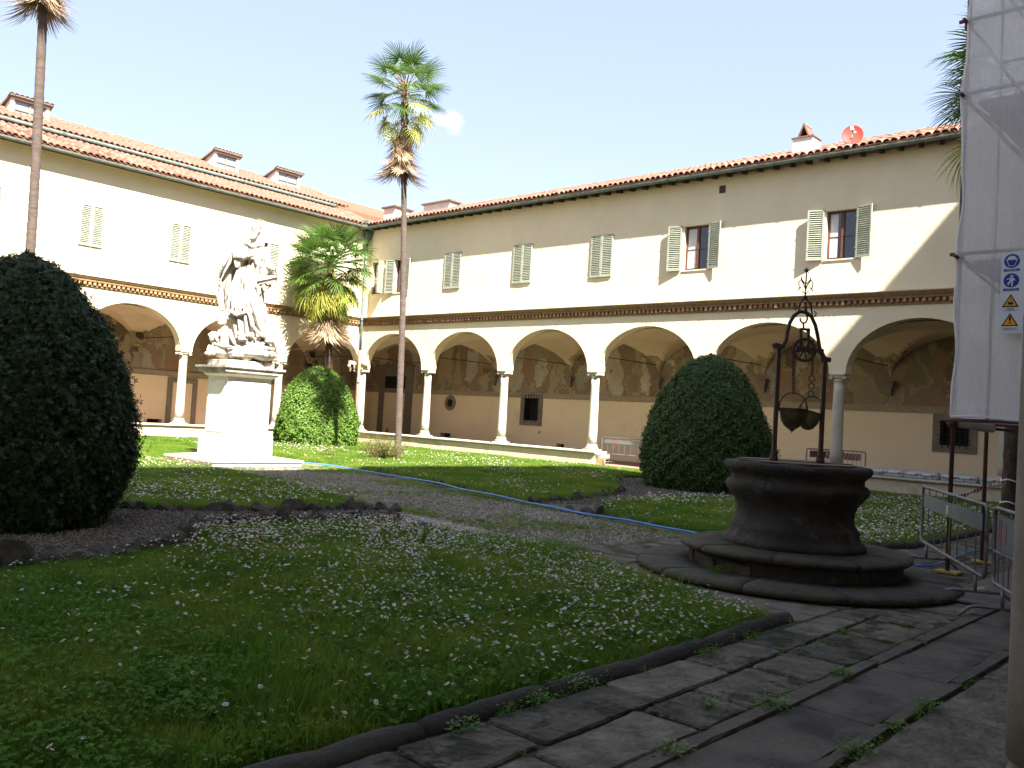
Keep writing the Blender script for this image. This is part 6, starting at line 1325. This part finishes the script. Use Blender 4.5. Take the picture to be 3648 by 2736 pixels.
def col_of_signs(cx, full=True):
    zc = 3.64-2.82; disc(cx, zc, .080, -.0125, 'blue_disc', 'blue')
    flat([(cx+.046*math.cos(a), zc+.022+.036*math.sin(a)) for a in [math.pi*i/12 for i in range(13)]], -.014, 'helmet', 'signwhite')
    flat([(cx-.062,zc+.012),(cx+.062,zc+.012),(cx+.062,zc+.021),(cx-.062,zc+.021)], -.0142, 'helmet_brim', 'signwhite')
    for a, b in (((-.050,.010),(-.028,-.055)),((-.028,-.055),(.028,-.055)),((.028,-.055),(.050,.010))):
        m = MB(); m.tube([(cx+a[0],-.0148,zc+a[1]),(cx+b[0],-.0148,zc+b[1])], .0035, 5); m.build('face_outline','signwhite',sb)
    flat([(cx-.08,zc-.118),(cx+.08,zc-.118),(cx+.08,zc-.089),(cx-.08,zc-.089)], -.0125, 'text_strip', 'blue')
    textobj("È OBBLIGATORIO", .014, 'signwhite', sb, (cx,-.0145,zc-.097), (R(90),0,0)); textobj("IL CASCO DI PROTEZIONE", .0115, 'signwhite', sb, (cx,-.0145,zc-.111), (R(90),0,0))
    zc = 3.42-2.82; disc(cx, zc, .080, -.0125, 'blue_disc', 'blue'); disc(cx+.002, zc+.048, .0125, -.014, 'pictogram_head', 'signwhite')
    flat([(cx-.018,zc-.012),(cx+.02,zc-.012),(cx+.022,zc+.03),(cx-.014,zc+.03)], -.014, 'pictogram_body', 'signwhite')
    for p_, w_ in (([(-.012,.026),(-.046,.012)],.007),([(.018,.024),(.040,-.002)],.007),([(-.012,-.012),(-.014,-.035),(-.034,-.03)][:2],.009),([(-.03,-.022),(-.028,-.055)],.008),([(-.012,-.018),(-.03,-.022)],.008),([(.012,-.012),(.008,-.066)],.010),([(.012,.02),(.03,.062)],.002)):
        m = MB(); m.tube([(cx+x,-.0148,zc+z) for x,z in p_], w_*.8, 5); m.build('pictogram_limb','signwhite',sb)
    flat([(cx-.08,zc-.118),(cx+.08,zc-.118),(cx+.08,zc-.089),(cx-.08,zc-.089)], -.0125, 'text_strip', 'blue')
    textobj("È OBBLIGATORIA", .014, 'signwhite', sb, (cx,-.0145,zc-.097), (R(90),0,0)); textobj("LA CINTURA DI SICUREZZA", .0115, 'signwhite', sb, (cx,-.0145,zc-.111), (R(90),0,0))
    for zc, txt in ((3.19-2.82,'c'),(2.975-2.82,'!')):
        def tri(s, y, mat): flat([(cx-s*.087,zc-.072+(1-s)*.052),(cx+s*.087,zc-.072+(1-s)*.052),(cx,zc-.072+(1-s)*.052+s*.150)], y, 'warning_triangle', mat)
        tri(1.0, -.0125, 'black'); tri(.74, -.0138, 'yellow')
        if txt == '!':
            flat([(cx-.010,zc-.012),(cx+.010,zc-.012),(cx+.013,zc+.032),(cx,zc+.038),(cx-.013,zc+.032)], -.0152, 'exclamation_mark', 'black'); flat([(cx-.010,zc-.012),(cx+.010,zc-.012),(cx+.012,zc+.02),(cx-.012,zc+.02)], -.0154, 'exclamation_mark', 'black'); disc(cx, zc-.033, .010, -.0152, 'exclamation_dot', 'black')
            flat([(cx-.075,zc-.116),(cx+.082,zc-.116),(cx+.082,zc-.087),(cx-.075,zc-.087)], -.0125, 'text_frame', 'panel'); flat([(cx-.073,zc-.114),(cx+.080,zc-.114),(cx+.080,zc-.089),(cx-.073,zc-.089)], -.0138, 'text_plate', 'signwhite')
            textobj("PERICOLO", .022, 'black', sb, (cx+.003,-.0155,zc-.1015), (R(90),0,0), sx=1.25)
        else:
            flat([(cx-.028,zc-.045),(cx+.028,zc-.045),(cx+.028,zc-.015),(cx-.028,zc-.015)], -.0152, 'load', 'black')
            m = MB(); m.tube([(cx-.02,-.0155,zc-.012),(cx,-.0155,zc+.008),(cx+.02,-.0155,zc-.012)], .0022, 5); m.tube([(cx,-.0155,zc+.008),(cx,-.0155,zc+.025)], .003, 5); m.build('hook_and_sling','black',sb)
            flat([(cx-.08,zc-.112),(cx+.08,zc-.112),(cx+.08,zc-.080),(cx-.08,zc-.080)], -.0125, 'text_frame', 'panel'); flat([(cx-.078,zc-.110),(cx+.078,zc-.110),(cx+.078,zc-.082),(cx-.078,zc-.082)], -.0138, 'text_plate', 'signwhite')
            textobj("ATTENZIONE", .013, 'black', sb, (cx,-.0155,zc-.0905), (R(90),0,0)); textobj("AI CARICHI SOSPESI", .0115, 'black', sb, (cx,-.0155,zc-.103), (R(90),0,0))
col_of_signs(CX)
flat([(.238,.0),(.44,.0),(.44,.05),(.238,.05)], -.0125, 'notice_plate', 'panel', loc=(0,0,.06)); flat([(.238,.0),(.44,.0),(.44,.07),(.238,.07)], -.0125, 'notice_plate', 'redpale', loc=(0,0,.115))
# red and white tape
def tape(label, pts, n):
    t = empty('warning_tape', pts[0]); tag(t, label, 'tape', 'red and white warning tape'); P = [Vector(p) for p in pts]; Ls = [0]
    for a, b in zip(P[:-1], P[1:]): Ls.append(Ls[-1]+(b-a).length)
    def at(s):
        for i in range(len(P)-1):
            if s <= Ls[i+1]+1e-9: return P[i].lerp(P[i+1], (s-Ls[i])/(Ls[i+1]-Ls[i]))
        return P[-1]
    for k in range(n):
        a, b = at(Ls[-1]*k/n)-P[0], at(Ls[-1]*(k+1)/n)-P[0]; tw = .02+.012*math.sin(k*.6); m = MB(); m.rings([[(q.x-.001,q.y,q.z-tw),(q.x+.001,q.y+.002,q.z-tw),(q.x+.001,q.y+.002,q.z+tw),(q.x-.001,q.y,q.z+tw)] for q in (a, b)]); m.build('red_band' if k % 2 else 'white_band', 'red' if k % 2 else 'white', t)
tape('red and white tape sagging between the two front scaffold poles', [(28.66,-13.72,.93),(28.6,-13.0,.90),(28.66,-12.35,1.0)], 26)
tape('red and white tape running from the scaffold to the palm trunk', [(28.66,-12.3,1.0),(27.7,-7,.86),(27.1,-4.3,.95)], 80)
m = MB(); m.tube([(.165*math.cos(a),.165*math.sin(a),.02*math.sin(3*a)) for a in [2*math.pi*i/14 for i in range(14)]], .016, 6, closed=True)
for z in (.86,.40): tag(m.build('tape_loop','white',None,True,loc=(27.15,-4.22,z)), 'white tape tied round the fibrous palm trunk, %s loop' % ('upper' if z > .6 else 'lower'), 'tape', 'tape loops on the palm trunk')
# ------------------------------------------------------------------ cement bags on the right low wall
def bagmesh(w, d, h):
    m = MB(); rg_ = []
    for (y, s) in ((0,.82),(.03,.97),(d/2,1.0),(d-.03,.97),(d,.82)):
        rg_.append([(w/2*math.copysign(abs(math.cos(a))**.45, math.cos(a))*(s if s < 1 else 1), y, h/2+h/2*s*math.copysign(abs(math.sin(a))**.6, math.sin(a))) for a in [2*math.pi*i/16+.001 for i in range(16)]])
    m.rings(rg_); return m.mesh('sack','bag',True)
BG3, BG2 = bagmesh(.265,.42,.075), bagmesh(.39,.42,.08)
names = ['left end of the row', 'second stack of the row', 'third stack of the row', 'fourth stack of the row', 'stack behind the palm trunk', 'right end beside the near column']
for k, x0 in enumerate((22.0,22.82,23.68,24.62,25.55,26.75)):
    for lv in (0,1):
        nb_ = 3 if lv == 0 else 2; wd = .27 if lv == 0 else .395
        for i in range(nb_):
            if k == 0 and lv == 1: continue
            o = place('cement_bag', BG3 if lv == 0 else BG2, None, (x0+wd*(i+.5), -.12+random.uniform(-.02,.02), .564+lv*.072), (0,0,random.uniform(-.04,.04)))
            pos = ('left','middle','right')[i] if nb_ == 3 else ('left','right')[i]
            tag(o, '%s bag, %s layer, %s' % (pos, 'bottom' if lv == 0 else 'top', names[k]), 'cement bag', 'cement bags stacked on the right low wall')
            m = MB()
            if lv: 
                m.box(-.17,-.13,-.006,-.002,.012,.06); m.build('green_print','green',o); m = MB(); m.box(.10,.17,-.006,-.002,.012,.06); m.build('red_print','red',o); m = MB(); m.box(-.12,.09,-.006,-.002,.018,.03); m.build('grey_print','panel',o)
            else: textobj('TERRA FORTE', .042, 'black', o, (0,-.005,.038), (R(90),0,0), 'bag_lettering', sx=.72)
    if k < 6:
        m = MB(); rg_ = []
        for t in range(9):
            u = t/8; xx = x0-.04+u*.88; hh = .06+.05*math.sin(math.pi*u)+.02*math.sin(u*19+k)
            rg_.append([(xx, .27, .565),(xx, .30-.02*math.sin(u*13), .565+.14),(xx,.22,.70+hh*.4),(xx,.05,.70+hh*.75),(xx,-.02,.70+hh*.25),(xx,.0,.565)])
        m.rings(rg_); tag(m.build('plastic_sheet','wrap',None,True), 'grey plastic sheet bunched over the bags, %s' % names[k], 'plastic sheet', 'plastic sheets over the cement bags')
# ------------------------------------------------------------------ hoses, board, weeds and small finds
def hose(label, pts, r=.0155):
    m = MB(); P = [Vector(p) for p in pts]; Q = []
    for i in range(len(P)-1):
        a, b, c, d = P[max(i-1,0)], P[i], P[i+1], P[min(i+2,len(P)-1)]
        for k in range(6):
            t = k/6; Q.append(.5*((2*b)+(c-a)*t+(2*a-5*b+4*c-d)*t*t+(3*b-a-3*c+d)*t**3)+Vector((0,.02*math.sin((i*6+k)*.31),0)))
    Q.append(P[-1]); m.tube(Q, r, 8); return tag(m.build('hose','hose',None,True), label, 'hose', 'blue plastic hoses')
hose('long blue hose snaking along the path from pedestal to well', [(x,y,.055+.01*(i % 2)) for i,(x,y) in enumerate([(11.9,-11.6),(12.83,-11.15),(13.98,-11.1),(15.15,-11.38),(16.37,-11.5),(17.97,-11.82),(19.08,-12.2),(20.16,-12.5),(21.28,-12.84),(22.27,-13.1),(23.05,-13.3),(23.9,-13.4),(24.6,-13.5),(25.6,-13.75),(26.4,-14.2)])])
hose('blue hose curving past the scaffold poles behind the barrier', [(28.3,-13.6,.06),(28.42,-13.4,.06),(28.38,-12.6,.06),(28.3,-11.5,.06),(28.35,-10.9,.06),(28.45,-10.5,.06),(28.5,-10.1,.1),(28.55,-9.5,.35),(28.62,-9.3,.6)], .014)
m = MB(); m.box(29.15,30.6,-15.75,-12.0,.055,.075); tag(m.build('plywood_sheet','ply'), 'grey plywood sheet lying under the second barrier', 'plywood sheet')
def weed(label, x, y, s, seed, z=.04):
    rr = random.Random(seed); m = MB()
    for i in range(int(100*s)):
        a = rr.uniform(0,6.283); rd = .085*s*math.sqrt(rr.random())*rr.uniform(.6,1.2); h = rr.uniform(.005,.075)*s*(1-.5*rd/(.1*s)); L = rr.uniform(.012,.028); d = Vector((math.cos(a), math.sin(a), rr.uniform(-.2,.7))).normalized(); p = Vector((rd*math.cos(a), rd*math.sin(a)*1.4, h)); e = d.cross(Vector((0,0,1))).normalized()*L*.33
        m.add([p, p+d*L*.5+e, p+d*L, p+d*L*.5-e], [(0,1,2,3)])
        if i % 3 == 0: m.tube([(0,0,0), p*.6, p], [.002,.0015,.001], 3)
    tag(m.build('weed_tuft','clover',None,loc=(x,y,z)), label, 'weed', 'weeds in the paving joints')
for i, (x, y, s, lb) in enumerate([(29.43,-20.59,.8,'weeds in the slab joint left of the channel, midway to the camera'),(29.66,-20.3,1.3,'biggest weed tuft on the left lip of the stone channel'),(29.66,-19.35,1.2,'leafy weed by the channel lip below the kerb end'),(30.24,-19.57,1.1,'weed tuft on the right lip of the channel, far one'),(30.24,-20.1,.8,'small weed on the right lip of the channel, middle one'),(30.24,-20.65,1.2,'weed tuft on the right lip of the channel, near one'),(29.66,-21.35,1.2,'weed tuft on the channel lip at the bottom edge'),(28.75,-20.95,1.7,'leafy weed growing against the round kerb'),(28.80,-21.3,1.1,'smaller weed beside the round kerb below the leafy one'),(28.85,-21.9,1.1,'weed between kerb and slabs near the bottom edge'),(30.24,-17.3,1.0,'weed beside the channel close to the near column'),(29.2,-18.1,.7,'flat weed in the joint before the well steps'),(29.4,-17.35,.7,'tiny weed close to the well steps'),(27.45,-16.93,1.5,'dark plant growing from the broken riser of the well')]):
    weed(lb, x, y, s*.78, i+50, .05 if i < 13 else .13)
m = MB(); rr = random.Random(2)
ir = empty('iris_plant', (24.6,-18.3,.03)); tag(ir, 'small iris plant with upright leaves among the daisies', 'iris')
for i in range(14):
    a = rr.uniform(0,6.283); h = rr.uniform(.18,.33); d = rr.uniform(.02,.12); w_ = .008; m.add([(-w_*math.sin(a),w_*math.cos(a),0),(w_*math.sin(a),-w_*math.cos(a),0),(d*.5*math.cos(a)+w_*math.sin(a),d*.5*math.sin(a)-w_*math.cos(a),h*.6),(d*.5*math.cos(a)-w_*math.sin(a),d*.5*math.sin(a)+w_*math.cos(a),h*.6),(d*math.cos(a)*1.5,d*math.sin(a)*1.5,h)], [(0,1,2,3),(3,2,4)])
m.build('leaves','clover',ir); m = MB()
for i in range(6): a = i*1.05; m.sphere((.02*math.cos(a),.02*math.sin(a),.30+.01*(i % 2)),(.010,.010,.018),6,4)
m.build('flower','purple',ir); m = MB(); m.tube([(0,0,0),(.01,0,.30)], .004, 5); m.build('stalk','clover',ir)
